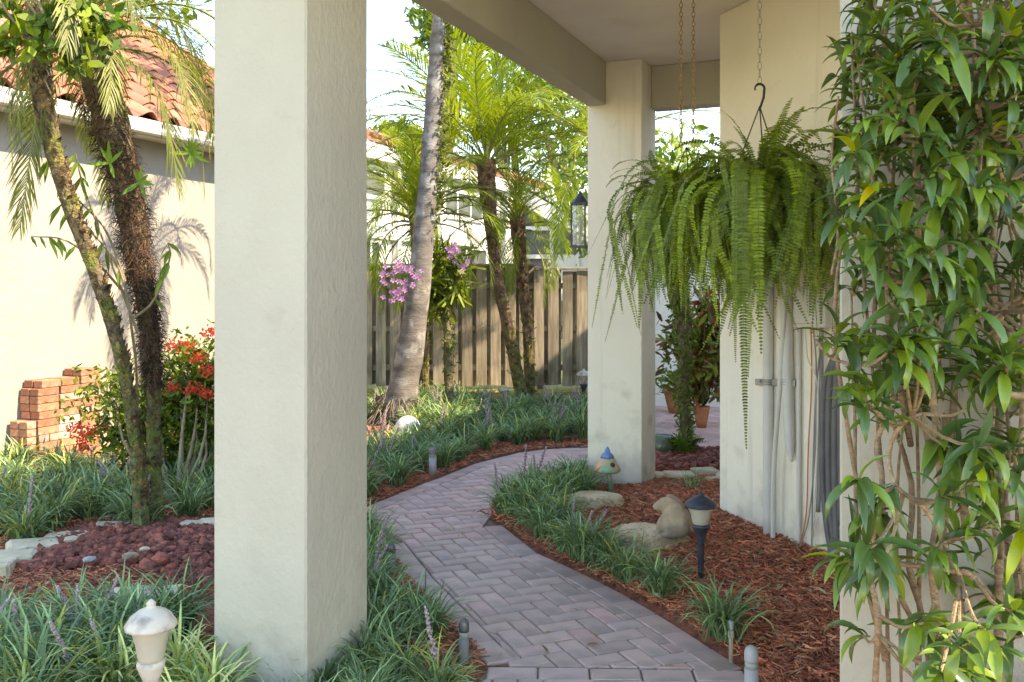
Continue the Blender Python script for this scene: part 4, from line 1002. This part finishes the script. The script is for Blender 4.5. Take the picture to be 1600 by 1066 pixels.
def orchid(ctrl, Y, label):
    pts = smoothpath([P(a, c, Y) for a, c in ctrl], 16); o = empty('orchid_spray', pts[0], label, 'orchid')
    mb = MB(pts[0]); mb.tube(pts, .004, 5, col=(1,1,1)); mb.build('stem', m_twig, o, loc=(0,0,0))
    for k in range(26):
        t = random.uniform(.3,1); i = int(t*15); c = pts[i] + rng.normal(0,1,3)*np.array([.045,.04,.045]); mb = MB(pts[0])
        v = random.uniform(.8,1.2); a0 = random.uniform(0,6)
        for q in range(5):
            a = a0+q*1.257; d = np.array([math.cos(a), -.25, math.sin(a)]); s_ = np.array([-math.sin(a), 0, math.cos(a)]); mb.ribbon([c, c+d*.016, c+d*.030], [.007,.019,.008], s_, (.60*v,.33*v,.58*v))
        mb.rock(c-np.array([0,.012,0]), .008, (.40,.03,.30), .1); mb.build('blossom', m_flower, o, loc=(0,0,0))
orchid([(700,470),(722,430),(722,415),(708,395),(703,383)], 10.25, 'upper purple orchid spray hanging right of the grey palm trunk')
orchid([(670,455),(655,430),(625,420),(605,430),(590,455)], 9.5, 'purple orchid spray hanging left of the grey palm trunk, by the column')
orchid([(670,455),(645,445),(632,450),(622,462),(614,470)], 9.5, 'short lower purple orchid spray left of the grey palm trunk')
random.seed(61)
# epiphyte / twiggy shrub next to left palms
b_ = G(215, 838); o = empty('strap_leaf_shrub', b_, 'thin branching shrub with drooping strap leaves growing between the mossy palms', 'shrub')
br = [[(212,560),(190,430),(140,360),(95,320)],[(205,470),(150,410),(100,375),(48,370)],[(215,520),(170,400),(130,290),(118,240)],[(195,440),(165,360),(120,310),(75,250)],[(205,500),(240,470),(265,405),(262,380)]]
mb = MB(b_); lm = MB(b_)
mb.tube([b_, P(218,700,5.3), P(212,560,5.25)], .007, 6)
for B_ in br:
    q = smoothpath([P(a, c, 5.25-.05*i) for i, (a, c) in enumerate(B_)], 12); mb.tube(q, np.linspace(.009,.003,12), 5)
    for k in range(9):
        p = q[random.randrange(4,12)]; a = random.uniform(-2.6,-.5); d = np.array([math.cos(a)*.7, random.uniform(-.3,.3), math.sin(a)]); l = random.uniform(.08,.13)
        lm.ribbon([p, p+d*l*.35, p+d*l*.7, p+(d-UP*.15)*l], [.006,.026,.022,.003], np.array([.9,.2,-.3]) if abs(d[0])<.5 else np.array([.1,.3,.9]), np.array([1.1,1.35,.8])*random.uniform(.8,1.4), fold=.15)
mb.build('branch', m_twig, o, loc=(0,0,0)); lm.build('foliage', m_leaf, o, loc=(0,0,0))
# staghorn-like fern on dark trunk
for (cx, cy, n_, lab) in ((218,285,8,'pale green lobed fern growing in the middle of the dark palm trunk'),(172,255,7,'pale lobed fern between the two mossy palm trunks'),(300,240,12,'lobed fern leaves sticking out right of the dark palm, under the gutter')):
    c = P(cx, cy, 5.15 if cx < 250 else 5.3); lm = MB(c)
    for k in range(n_):
        a = random.uniform(0,6.28); d = np.array([math.cos(a), -.3, math.sin(a)]); l = random.uniform(.07,.13); s_ = np.array([-math.sin(a),0,math.cos(a)])
        lm.ribbon([c, c+d*l*.5, c+d*l], [.012,.024,.004], s_, np.array([1.1,1.5,.9])*random.uniform(.8,1.5), fold=.1)
    tag(lm.build('lobed_fern', m_leaf), lab, 'fern')
# broad leaf shrub top-left and neighbouring greenery
def bush(name, centres, n, size, cols, label, cat='shrub', group=None, stems=True, base=None, elong=1.6, mat=None):
    c0 = np.mean([c[0] for c in centres], 0); b_ = np.array(base) if base is not None else np.array([c0[0], c0[1], 0.0]); o = empty(name, b_, label, cat, group)
    mb = MB(b_); lm = MB(b_)
    for (c, r_) in centres:
        if stems: mb.tube(smoothpath([b_, (b_+c)/2 + rng.normal(0,.06,3), c], 6), np.linspace(.018,.004,6), 5)
        for k in range(max(1, int(n))):
            q = np.array(c) + rng.normal(0,.5,3)*np.array(r_); leafcluster(lm, q, np.array(r_)*.14, 7, size, random.choice(cols), .35, elong=elong)
    if stems: mb.build('branch', m_twig, o, loc=(0,0,0))
    tag(lm.build('foliage', mat or m_leaf, o, loc=(0,0,0)), kind='stuff'); return o
bush('ixora_shrub', [(P(x, y, 6.9), (.28,.28,.20)) for x, y in ((300,560),(325,600),(280,620),(250,650),(320,660),(290,700),(330,720),(225,640),(200,690),(265,740),(180,620),(310,590),(300,640),(240,700),(345,690))], 95, .034, [(1.2,1.3,.8),(.9,1.1,.8),(1.6,1.5,.6),(.6,.8,.6)], 'bushy ixora with clusters of red flowers behind the mossy palms', base=G(275,790))
ix = COL.objects['ixora_shrub']; 
for (px, py) in ((292,540),(310,560),(300,608),(322,615),(328,520),(145,675),(120,668),(132,700),(160,668),(186,738),(268,540),(270,605),(130,685),(325,580)):
    mb = MB(ix.location); c = P(px, py, 6.65 if px > 200 else 6.9)
    for k in range(60):
        q = c + rng.normal(0,1,3)*np.array([.032,.03,.022]); a = random.uniform(0,6.28); d = np.array([math.cos(a), -.3, math.sin(a)]); v = random.uniform(.6,1.2)
        mb.ribbon([q-d*.009, q+d*.009], .010, np.array([-d[2],0,d[0]]), (.75*v,.07*v,.03*v))
    mb.build('flower', m_flower, ix, loc=(0,0,0))
bush('broadleaf_tree', [(P(x, y, 4.5), (.12,.12,.07)) for x, y in ((20,20),(70,45),(110,15),(160,30),(40,60),(10,70),(95,90),(130,55))], 9, .055, [(1,1.4,.9),(.7,1,.7),(1.6,1.6,.6)], 'leafy branch with broad leaves hanging at the top left corner', 'tree', base=(-2.6,4.3,3.3), elong=1.3)
# background trees
random.seed(77)
def tree(px, py, Y, rad, label, n=90, size=.16, cols=((1,1.2,.8),(.7,.9,.6),(1.5,1.5,.6))):
    c = P(px, py, Y); b_ = np.array([c[0], c[1], 0]); o = empty('background_tree', b_, label, 'tree', 'trees beyond the fence')
    mb = MB(b_); mb.tube(smoothpath([b_, b_+UP*c[2]*.5+rng.normal(0,.2,3), c], 8), np.linspace(.22,.05,8), 8)
    lm = MB(b_)
    for k in range(7):
        e = c + rng.normal(0,.4,3)*rad*np.array([1,1,.7]); mb.tube([b_+UP*c[2]*.55, (b_+UP*c[2]*.7+e)/2+rng.normal(0,.1,3), e], [.08,.05,.02], 5)
    mb.build('trunk', m_twig, o, loc=(0,0,0))
    for k in range(n):
        v = rng.normal(0,1,3); v /= np.linalg.norm(v); q = c + v*rad*np.array([1,1,.7])*random.uniform(.3,1)**.5; leafcluster(lm, q, (rad*.10,)*3, 16, size, random.choice(cols), .4)
    tag(lm.build('crown', m_leaf, o, loc=(0,0,0)), kind='stuff')
tree(790, 95, 27, 2.2, 'loose leafy tree rising behind the white house gable', 130, .17)
tree(880, 190, 26, 2.0, 'green tree between the gable and the far porch column', 110, .16)
tree(700, 40, 26, 1.2, 'sparse tree crown just right of the tall grey palm', 60, .15)
tree(622, 215, 30, .9, 'low tree top left of the tall grey palm, behind the roof', 60, .15)
tree(1060, 330, 20, 2.4, 'dense tree seen between the far column and the diagonal wall', 150, .15)
tree(960, 300, 24, 2.2, 'tree behind the far porch column', 90, .15)
tree(180, -60, 14, 1.6, 'light tree crown above the neighbour roof', 60, .12)

# ---------------------------------------------------------------- hanging ferns
random.seed(91)
FERN = []
for (L, e, bend) in ((.42,82,45),(.55,78,190),(.75,74,250),(.9,70,290),(.95,60,280),(.7,50,250),(.6,35,190),(.5,12,180),(.75,18,170),(.5,52,80),(1.5,40,430)):
    for s in range(2):
        pr = frond(L*random.uniform(.9,1.1), e, bend, int(L*74), .0115, .027, sweep=8, droop=.3, ncurl=12, stem=.0022, bare=.08, leafseg=2, vj=.3, prof='fern', col0=random.choice(((1,1,1),(1.25,1.25,.9),(.75,.85,.8),(1.6,1.5,.8))))
        FERN.append(joined(pr, 'frond', m_fern, m_rachis))
def chainmesh(mb, a, b_, ll, r_=.0018, wd_=.009):
    L = b_[2]-a[2]; n_ = max(1, int(L/(ll*.8)))
    for k in range(n_):
        c = a + (b_-a)*(k+.5)/n_; th = np.linspace(0, 2*math.pi, 11); ax = np.array([1,0,0]) if k % 2 == 0 else np.array([0,1.,0])
        pts_ = [c + ax*wd_*math.cos(t) + UP*ll*.5*math.sin(t) for t in th]; mb.tube(pts_, r_, 4, cap=False)
def hanging_fern(cpx, cpy, Y, label, n, hook_y, two=False, sc=1.0, long=()):
    c = P(cpx, cpy, Y); o = empty('hanging_fern', c, label, 'hanging plant')
    mb = MB(c); mb.lathe([(.09,-.14),(.13,-.08),(.15,0),(.155,.01),(.155,.02),(.14,.02),(.13,-.01)], c, 22); mb.build('basket', m_black, o, loc=(0,0,0), smooth=True)
    hk = P(cpx, hook_y, Y)
    mb = MB(c)
    for a in (0.4, 2.5, 4.6): mb.tube([c+np.array([.15*math.cos(a), .15*math.sin(a), 0]), hk - UP*.10], .003, 4)
    mb.build('hanger', m_black, o, loc=(0,0,0))
    if not two:
        th = np.linspace(R(200), R(-20), 10); hp = [hk - UP*.02 + np.array([.022*math.cos(t)*1.0, 0, .022*math.sin(t)]) for t in th]
        mb = MB(c); mb.tube(hp + [hk+np.array([.018,0,-.06]), hk+np.array([-.002,0,-.12])], [.004]*3+[.006]*7+[.006,.005], 8); mb.build('hook', m_black, o, loc=(0,0,0), smooth=True)
    top = np.array([hk[0], hk[1], CEI])
    for dx in ((-.03,.035) if two else (0,)):
        mb = MB(c)
        if two: chainmesh(mb, np.array([c[0]+dx, c[1], hk[2]-.1]), np.array([c[0]+dx, c[1], CEI]), .030, .0022, .0085)
        else: chainmesh(mb, hk, top, .042, .0016, .0085)
        mb.build('chain', m_chain if two else m_chaing, o, loc=(0,0,0))
    random.seed(int(cpx)); ga = 0
    for k in range(n):
        ga += 2.39996; i = random.choices(range(len(FERN)), weights=[1.3]*2+[1.6]*2+[2.2]*2+[1.9]*2+[1.6]*2+[1.6]*2+[1.7]*2+[1.4]*2+[1.5]*2+[3.2]*2+[0]*2)[0]
        a = ga + random.uniform(-.3,.3); rr_ = random.uniform(.01,.12)
        link('frond', FERN[i], o, loc=(rr_*math.cos(a), rr_*math.sin(a), random.uniform(-.17,.06)), rot=(random.uniform(-.45,.45), random.uniform(-.35,.45), a), scale=sc*random.uniform(.5,1.0))
    for (a, i, s_) in long: link('frond', FERN[i], o, loc=(.1*math.cos(a), .1*math.sin(a), .02), rot=(0,0,a), scale=s_)
    return o
hanging_fern(1187, 292, 4.15, 'right hanging Boston fern on a thin chain and black hook', 290, 132, sc=1.2, long=((-2.05,20,1.0),(-1.9,21,.78),(-1.2,20,.66),(-.6,21,.72),(-2.2,20,.7),(-1.5,9,.9)))
hanging_fern(1073, 318, 4.75, 'left hanging Boston fern on two rusty chains', 290, 200, two=True, sc=1.12, long=((-2.9,20,.45),(-2.3,21,.5)))

# ---------------------------------------------------------------- wall pipes, hose
def wpath(L, off=.03): return smoothpath([W3P(a, b_, off) for a, b_ in L], max(6, len(L)*4))
def pipe(name, L, r_, mat, label, cat, off=.03, group=None, rad=None):
    q = wpath(L, off); mb = MB(q[-1]); mb.tube(q, r_ if rad is None else np.interp(np.linspace(0,1,len(q)), np.linspace(0,1,len(rad)), rad), 12)
    return tag(mb.build(name, mat, smooth=True), label, cat, group)
pipe('conduit_pipe', [(1200,380),(1200,480),(1200,600),(1200,855)], .027, m_pvc, 'thick white conduit, leftmost of the pipes on the diagonal wall', 'pipe', .03, 'pipes on the diagonal wall')
pipe('conduit_pipe', [(1228,440),(1220,580),(1211,700),(1208,770),(1208,865)], .013, m_pvc, 'thin slightly leaning white pipe second from the left on the diagonal wall', 'pipe', .06, 'pipes on the diagonal wall')
pipe('conduit_pipe', [(1228,380),(1229,480),(1231,600),(1234,690),(1237,722)], .025, m_pvc, 'thick white conduit that bends into the wall at half height', 'pipe', .032, 'pipes on the diagonal wall', rad=[.029,.031,.031,.027,.006])
pipe('conduit_pipe', [(1248,500),(1248,700),(1248,870)], .0115, m_pvc, 'straight thin white pipe right of the thick bent conduit', 'pipe', .02, 'pipes on the diagonal wall')
pipe('conduit_pipe', [(1283,500),(1283,600),(1281,720),(1278,800)], .011, m_gcable, 'grey conduit just left of the coiled hose', 'pipe', .03, 'pipes on the diagonal wall')
pipe('cable', [(1267,500),(1268,600),(1263,700),(1260,800),(1250,850),(1240,870)], .0035, m_orange, 'orange cable running down the diagonal wall', 'cable', .02)
pipe('cable', [(1262,440),(1275,560),(1273,650),(1270,750),(1268,880)], .004, m_gcable, 'grey cable beside the orange one, reaching the mulch', 'cable', .03)
pipe('cable', [(1290,480),(1276,600),(1274,700),(1265,800),(1255,840),(1243,872)], .0035, m_gcable, 'grey cable crossing down to the foot of the orange cable', 'cable', .045)
pipe('cable', [(1258,510),(1262,560),(1277,600),(1277,700),(1270,840)], .003, m_pvc, 'thin white cable hanging next to the grey cables', 'cable', .05)
st = empty('pipe_clamp', W3P(1215,596,.02), 'metal strut clamp holding the two thick pipes to the wall', 'clamp'); a = W3P(1184,597,.012); b_ = W3P(1246,599,.012)
mb = MB(st.location); mb.bbox(a - UP*.018, b_-a, N3*.02, UP*.036, .003); mb.build('strut', m_metal, st, loc=(0,0,0))
for px in (1200, 1230):
    c = W3P(px, 597, .032); mb = MB(st.location); t = W3
    q = [c + t*.030*math.cos(x) + N3*.030*math.sin(x) for x in np.linspace(-.2, 3.34, 10)]; mb.tube(q, .0045, 6)
    for dz in (-.012,.012): mb.tube([v + UP*dz for v in q], .004, 6)
    mb.build('strap', m_metal, st, loc=(0,0,0)); mb = MB(st.location); mb.tube([c - t*.04 + N3*.0, c - t*.04 + N3*.03], .008, 6); mb.build('bolt', m_metal, st, loc=(0,0,0))
a = W3P(1262,512,.002); b_ = W3P(1312,512,.002); t_ = W3P(1262,448,.002); mb = MB(a); mb.bbox(a, b_-a, N3*.09, UP*(t_[2]-a[2]), .006)
bxo = mb.build('utility_box', m_pvc); tag(bxo, 'cream utility box on the diagonal wall above the cables', 'box')
mb = MB(a); mb.bbox(a + (b_-a)*.08 + N3*.092 + UP*.02, (b_-a)*.84, N3*.012, UP*(t_[2]-a[2]-.04), .003); mb.build('cover', m_pvc, bxo, loc=(0,0,0))
hz = empty('hose_coil', W3P(1297,700,.06), 'thick grey hose hanging in long loops by the near wall', 'hose')
for i, L in enumerate(([(1302,560),(1289,600),(1285,680),(1286,760),(1293,830),(1302,880)],[(1305,560),(1296,610),(1294,700),(1296,780),(1302,840),(1305,885)],[(1309,560),(1305,640),(1304,740),(1306,820),(1308,880)],[(1312,565),(1313,640),(1314,740),(1313,820)])):
    q = wpath(L, .05+.012*i); mb = MB(hz.location); mb.tube(q, .0145, 10); mb.build('loop', m_hose, hz, loc=(0,0,0), smooth=True)
q = wpath([(1302,872),(1303,890),(1306,915)], .06); mb = MB(hz.location); mb.tube(q, [.018,.016,.014], 10); mb.build('nozzle', m_metal, hz, loc=(0,0,0), smooth=True)
# wall lantern on the far column's outer face
lc = P(907, 352, 6.62); o = empty('wall_lantern', lc, 'black framed glass lantern mounted on the far porch column', 'lantern')
w2 = .052; h1, h2 = .155, .16
fr = MB(lc)
for sx in (-1,1):
    for sy in (-1,1):
        p = lc + LV*w2*sx + DV*w2*sy; fr.box(p - LV*.005 - DV*.005 - UP*h1, LV*.01, DV*.01, UP*(h1+h2-.01))
for z in (-h1-.008, h2-.012): fr.box(lc - LV*(w2+.008) - DV*(w2+.008) + UP*z, LV*(2*w2+.016), DV*(2*w2+.016), UP*.014)
fr.lathe([(.07,h2),(.035,h2+.045),(.02,h2+.06),(.006,h2+.09)], lc, 8); fr.box(lc + LV*w2 - UP*.0, LV*.05, DV*.02, UP*.02)
fr.build('frame', m_black, o, loc=(0,0,0))
gm = bpy.data.materials.new('lantern glass'); gm.use_nodes = True; bs = gm.node_tree.nodes['Principled BSDF']; bs.inputs['Transmission Weight'].default_value = .9; bs.inputs['Roughness'].default_value = .05; bs.inputs['Base Color'].default_value = (.85,.88,.86,1); bs.inputs['IOR'].default_value = 1.1
gm_ = MB(lc); gm_.box(lc - LV*(w2-.008) - DV*(w2-.008) - UP*(h1-.012), LV*2*(w2-.008), DV*2*(w2-.008), UP*(h1+h2-.03)); gm_.build('glass', gm, o, loc=(0,0,0))
mb = MB(lc); mb.lathe([(.012,-h1+.02),(.012,.04),(.004,.06)], lc, 10); mb.build('candle', m_lens, o, loc=(0,0,0))

# ---------------------------------------------------------------- brick stack
random.seed(15)
ORD = ['top','second','third','fourth','fifth','sixth','seventh','eighth','ninth','tenth','eleventh','twelfth']
st0 = LW - DV*.06 + LV*.01; hB = .064; cells = (11, 11, 12); NC = ('near','middle','far')
for ci, nr in enumerate(cells):
    for r in range(nr):
        header = (r in (3,)) or (ci == 2 and r in (6, 8)) or (ci == 1 and r == 8)
        wob = random.uniform(-.012,.012); z = r*hB
        for k in range(2):
            if header: o_ = st0 + DV*(.215*ci + .105*k + wob) + LV*.005; ax = DV*.098; ay = LV*(.205+random.uniform(-.01,.012))
            else: o_ = st0 + DV*(.215*ci + wob + random.uniform(-.006,.006)) + LV*(.005+.105*k); ax = DV*.203; ay = LV*.098
            if ci == 0 and r == nr-1 and not header: o_ = o_ + DV*.03
            mb = MB(o_ + UP*z); mb.bbox(o_ + UP*(z+.002), ax, ay, UP*(hB-.004), .004)
            grey = (ci == 1 and r in (5,) and k == 1) or (ci == 1 and r == 4 and k == 1)
            where = ('left half' if k == 0 else 'right half') if header else ('wall side' if k == 0 else 'front side')
            ob = mb.build('brick', m_brickg if grey else m_brick)
            tag(ob, ('%s brick of the stack, %s from the top in the %s pile, %s' % ('grey' if grey else 'orange', 'topmost' if r == nr-1 else ORD[nr-1-r], NC[ci], where)), 'brick', 'bricks stacked against the neighbour wall')
for k in range(2):
    o_ = st0 - DV*(.012+.0) + LV*(.02+.105*k); 
    mb = MB(o_ + UP*.32); mb.bbox(o_ - DV*.10 + UP*(5*hB+.002), DV*.10 if False else DV*.085, LV*.095, UP*(hB-.004), .004)
    tag(mb.build('brick', m_brick), 'brick end sticking out toward the camera halfway up the stack, %s' % ('wall side' if k == 0 else 'front side'), 'brick', 'bricks stacked against the neighbour wall')
    for r in range(5):
        mb = MB(o_ + UP*r*hB); mb.bbox(o_ - DV*.10 + UP*(r*hB+.002), DV*.085, LV*.095, UP*(hB-.004), .004)
        tag(mb.build('brick', m_brick), 'half brick under the protruding brick end, %s course from the ground, %s' % (('first','second','third','fourth','fifth')[r], 'wall side' if k == 0 else 'front side'), 'brick', 'bricks stacked against the neighbour wall')

# ---------------------------------------------------------------- big dracaena at the right
random.seed(44)
db = np.array([1.15, 2.2, 0]); dr = empty('dracaena_shrub', db, 'tall many stemmed dracaena with glossy green leaves against the near wall', 'shrub')
def leafmesh(L, wd_, bend, seed, hue):
    random.seed(seed); mb = MB(); e = 0; q = [np.zeros(3)]; n = 7
    for i in range(n): q.append(q[-1] + np.array([math.cos(e), 0, math.sin(e)])*L/n); e -= R(bend)/n
    w_ = np.array([.25,.62,.9,1,.95,.72,.40,.03])*wd_
    mb.ribbon(q, w_, np.array([0,1.,0]), hue, fold=.22)
    return mb.mesh('leaf', m_drac, smooth=True)
LM = []
HUE = [(1,1,1),(1.2,1.2,1),(.75,.8,.95),(1.6,1.45,.9),(2.3,1.9,.8),(1.0,1.0,1.1),(.85,.95,1),(1.9,1.7,.9)]
for s in range(8): LM.append(leafmesh(random.uniform(.09,.15), random.uniform(.017,.027), random.uniform(10,120), 200+s, HUE[s % 8]))
YL = [leafmesh(.14, .028, 60, 300, (7,2.6,.5)), leafmesh(.13, .024, 50, 301, (5,3.2,.6))]
random.seed(45)
DP = lambda px, py, Y: P(px, py, Y)
canes = []
def cane(L, Ys, r0, r1, v=1.0, parent=dr):
    q = smoothpath([DP(a, b_, Ys + random.uniform(-.07,.07)) for a, b_ in L], 22); mb = MB(db); mb.tube(q, np.linspace(r0, r1, len(q))*.68*np.array([random.uniform(.85,1.2) for _ in q]), 8, col=(v, v*.98, v*.95)); mb.build('stem', m_cane, parent, loc=(0,0,0), smooth=True); canes.append(q); return q
cane([(1365,1200),(1368,1060),(1372,960),(1355,880),(1375,800),(1378,740),(1370,690),(1395,640)], 2.15, .012,.009, 1.2)
cane([(1440,1150),(1430,990),(1400,920),(1350,800),(1320,640),(1305,520),(1312,400),(1340,290)], 2.2, .011,.006, 1.0)
cane([(1470,1150),(1440,960),(1420,880),(1425,760),(1390,640),(1365,520),(1375,400),(1360,300),(1345,180)], 2.3, .013,.006, .8)
cane([(1475,1150),(1470,1000),(1455,880),(1470,760),(1455,600),(1440,470),(1432,300),(1425,160),(1395,110)], 2.1, .013,.008, 1.3)
cane([(1530,1150),(1500,940),(1475,860),(1480,760),(1475,640),(1460,500),(1470,380),(1455,250)], 2.35, .014,.008, .9)
cane([(1560,1200),(1560,1000),(1560,850),(1545,720),(1555,560),(1550,380),(1570,250),(1560,120),(1540,20)], 2.2, .016,.009, 1.0)
cane([(1600,1150),(1590,960),(1560,700),(1570,520),(1520,400),(1490,230),(1500,60)], 2.3, .018,.01, .75)
cane([(1620,1100),(1600,900),(1590,800),(1600,520),(1565,280),(1530,180),(1520,40)], 2.05, .010,.006, 1.35)
cane([(1500,900),(1450,800),(1400,760),(1390,700),(1425,650),(1480,650),(1510,640)], 2.05, .008,.006, 1.5)
cane([(1340,870),(1400,880),(1470,890),(1520,900),(1560,950)], 2.1, .008,.010, 1.2)
cane([(1330,570),(1300,560),(1285,545),(1275,530)], 2.15, .006,.004, 1.2)
cane([(1600,620),(1570,610),(1555,560),(1565,490),(1600,460)], 2.05, .011,.010, 1.3)
cane([(1385,180),(1405,200),(1420,160),(1440,110)], 2.1, .010,.006, 1.5)
cane([(1300,430),(1310,360),(1300,250),(1310,150)], 2.2, .006,.004, 1.1)
for k in range(20):
    x = random.uniform(1380,1640); y0 = random.uniform(500,1150); y1 = random.uniform(-60,480); x2 = x + random.uniform(-110,60); x2 = max(x2, 1330)
    cane([(x,y0),((x+x2)/2+random.uniform(-30,30),(y0*2+y1)/3),((x+x2)/2+random.uniform(-35,35),(y0+y1*2)/3),(x2,y1)], random.uniform(2.15,2.5), random.uniform(.006,.012),.004, random.uniform(.55,1.1))
# leaf rosettes at twig ends
ros = []
def density(px, py):
    if px < 1322: return 0
    if py < 450: 
        lim = 1300 + (15 if py > 60 else 50); return 1.0 if px > lim else .25
    if py < 640: return .55 if px < 1480 else .7
    if py < 880: return .22 if px < 1460 else .55
    return .12 if px < 1440 else .42
while len(ros) < 360:
    px = random.uniform(1322,1690); py = random.uniform(-90,1110)
    if random.random() < density(px, py): ros.append((px, py, random.uniform(1.85,2.4)))
ros += [(1500,1010,1.75),(1535,985,1.75),(1470,1050,1.8),(1325,870,2.15),(1335,850,2.15),(1350,895,2.15),(1310,520,2.15),(1320,330,2.2),(1325,200,2.2),(1340,560,2.1),(1370,640,2.0),(1560,560,1.9),(1550,700,1.85),(1470,690,2.0),(1590,740,1.9),(1400,90,2.0),(1345,60,2.2)]
leafcount = []
allcane = np.concatenate([c for c in canes])
tw = MB(db)
for (px, py, Y) in ros:
    c = DP(px, py, Y); d2 = np.linalg.norm(allcane - c, axis=1) ; near = allcane[np.argmin(d2)]
    ax = c - near; ax = ax/np.linalg.norm(ax) if np.linalg.norm(ax) > .01 else UP
    ax = ax + UP*random.uniform(.2,1.0) + np.array([random.uniform(-.5,.5), random.uniform(-.9,.1), 0]); ax /= np.linalg.norm(ax)
    mid = (near+c)/2 - UP*.02; tw.tube(smoothpath([near, mid, c], 6), np.linspace(.005,.003,6), 5, col=(1,1,.9))
    t1 = np.cross(ax, UP); t1 = t1/np.linalg.norm(t1) if np.linalg.norm(t1) > .1 else np.array([1.,0,0]); t2 = np.cross(ax, t1)
    nl = random.randint(4, 9); ph = random.uniform(0,6)
    for k in range(nl):
        a = ph + k*2.4; el = R(random.uniform(5,60)) if k > 2 else R(random.uniform(55,80))
        d = (t1*math.cos(a)+t2*math.sin(a))*math.cos(el) + ax*math.sin(el); d /= np.linalg.norm(d)
        X_ = Vector(d); z_ = Vector(ax*.4 + UP*.8); y_ = z_.cross(X_); 
        if y_.length < .05: y_ = Vector((0,1,0))
        y_.normalize(); zz = X_.cross(y_).normalized()
        mt = Matrix((X_, y_, zz)).transposed().to_4x4(); mt.translation = Vector(c - ax*.012*k*.5 - db)
        ro = random.random(); me = random.choice(LM) if ro > .03 else random.choice(YL) if ro < .006 else LM[4]
        leafcount.append((Y, mt, me, random.uniform(.75,1.25)))
tag(tw.build('twigs', m_cane, dr, loc=(0,0,0)), kind='stuff')
infr = []; off = []
for L_ in leafcount:
    t = L_[1].translation; p = Vector(db) + t; px = 800+F*p.x/p.y; py = HY - F*(p.z-CH)/p.y
    (infr if (1240 < px < 1620 and -20 < py < 1080) else off).append(L_)
infr.sort(key=lambda q: q[0]/q[3])
for (Y, mt, me, s) in infr[:300]:
    o = link('leaf', me, dr); o.matrix_local = mt @ Matrix.Scale(s, 4)
far = MB(db*0)
cache = {}
for (Y, mt, me, s) in infr[300:] + off:
    if me.name not in cache:
        v = np.zeros(len(me.vertices)*3); me.vertices.foreach_get('co', v); cc = np.zeros(len(me.vertices)*4); me.color_attributes['Col'].data.foreach_get('color', cc)
        cache[me.name] = (v.reshape(-1,3), [tuple(p.vertices) for p in me.polygons], cc.reshape(-1,4)[:, :3])
    v, f_, c_ = cache[me.name]; A = np.array(mt); far.add((v*s) @ A[:3,:3].T + A[:3,3], f_, c_*random.uniform(.75,1.3))
tag(far.build('far_leaves', m_drac, dr, loc=(0,0,0), smooth=True), kind='stuff')
# a few fallen leaves on the path and mulch
random.seed(70)
for (px, py, lab) in ((905,955,'small red petal lying on the brick path'),(1245,935,'dry curled leaf lying on the red mulch near the wall'),(1165,950,'small pale fallen leaf on the red mulch beside the path')):
    p = G(px, py, .012 if px < 1000 else float(bedz(*G(px,py)[:2]))+.02); mb = MB(p); a = random.uniform(0,3); d = np.array([math.cos(a), math.sin(a), .1]); mb.ribbon([p, p+d*.02+UP*.006, p+d*.045], [.004,.014,.002], np.array([-d[1],d[0],.2]), (.35,.10,.05) if px < 1000 else (.45,.27,.13)); tag(mb.build('fallen_leaf', m_flower), lab, 'leaf')
random.seed(71); lit = MB()
for (poly_px, n_) in (([(790,840),(900,760),(1120,770),(1300,900),(1300,1100),(1170,1050),(930,890)], 150),([(600,1000),(700,940),(1130,1040),(780,1040),(660,900),(600,850),(760,810)], 14),([(20,1000),(330,930),(330,800),(120,800)], 60)):
    poly = gp(poly_px); mn = poly.min(0); mx = poly.max(0); k = 0
    while k < n_:
        q = (random.uniform(mn[0], mx[0]), random.uniform(mn[1], mx[1]))
        if not poly_contains(poly, *q): continue
        k += 1; on = any(poly_contains(p_, *q) for p_ in ALLP); p = np.array([q[0], q[1], .004 if on else float(bedz(*q))+.018]); a = random.uniform(0,6.28); l = random.uniform(.02,.06); d = np.array([math.cos(a), math.sin(a), random.uniform(0,.25)])
        c = random.choice(((.55,.36,.18),(.40,.24,.12),(.62,.50,.30),(.30,.16,.08),(.45,.42,.22))); w_ = random.choice((.3,.5,.12))
        lit.ribbon([p, p+d*l*.35+UP*.003, p+d*l*.7+UP*.004, p+d*l], [l*w_*.3, l*w_, l*w_*.8, l*.03], np.array([-d[1],d[0],random.uniform(-.3,.3)]), c, fold=.25)
tag(lit.build('leaf_litter', m_flower), kind='stuff')
print('objects', len(bpy.data.objects), 'pavers', len(pieces), 'leaves', len(infr))
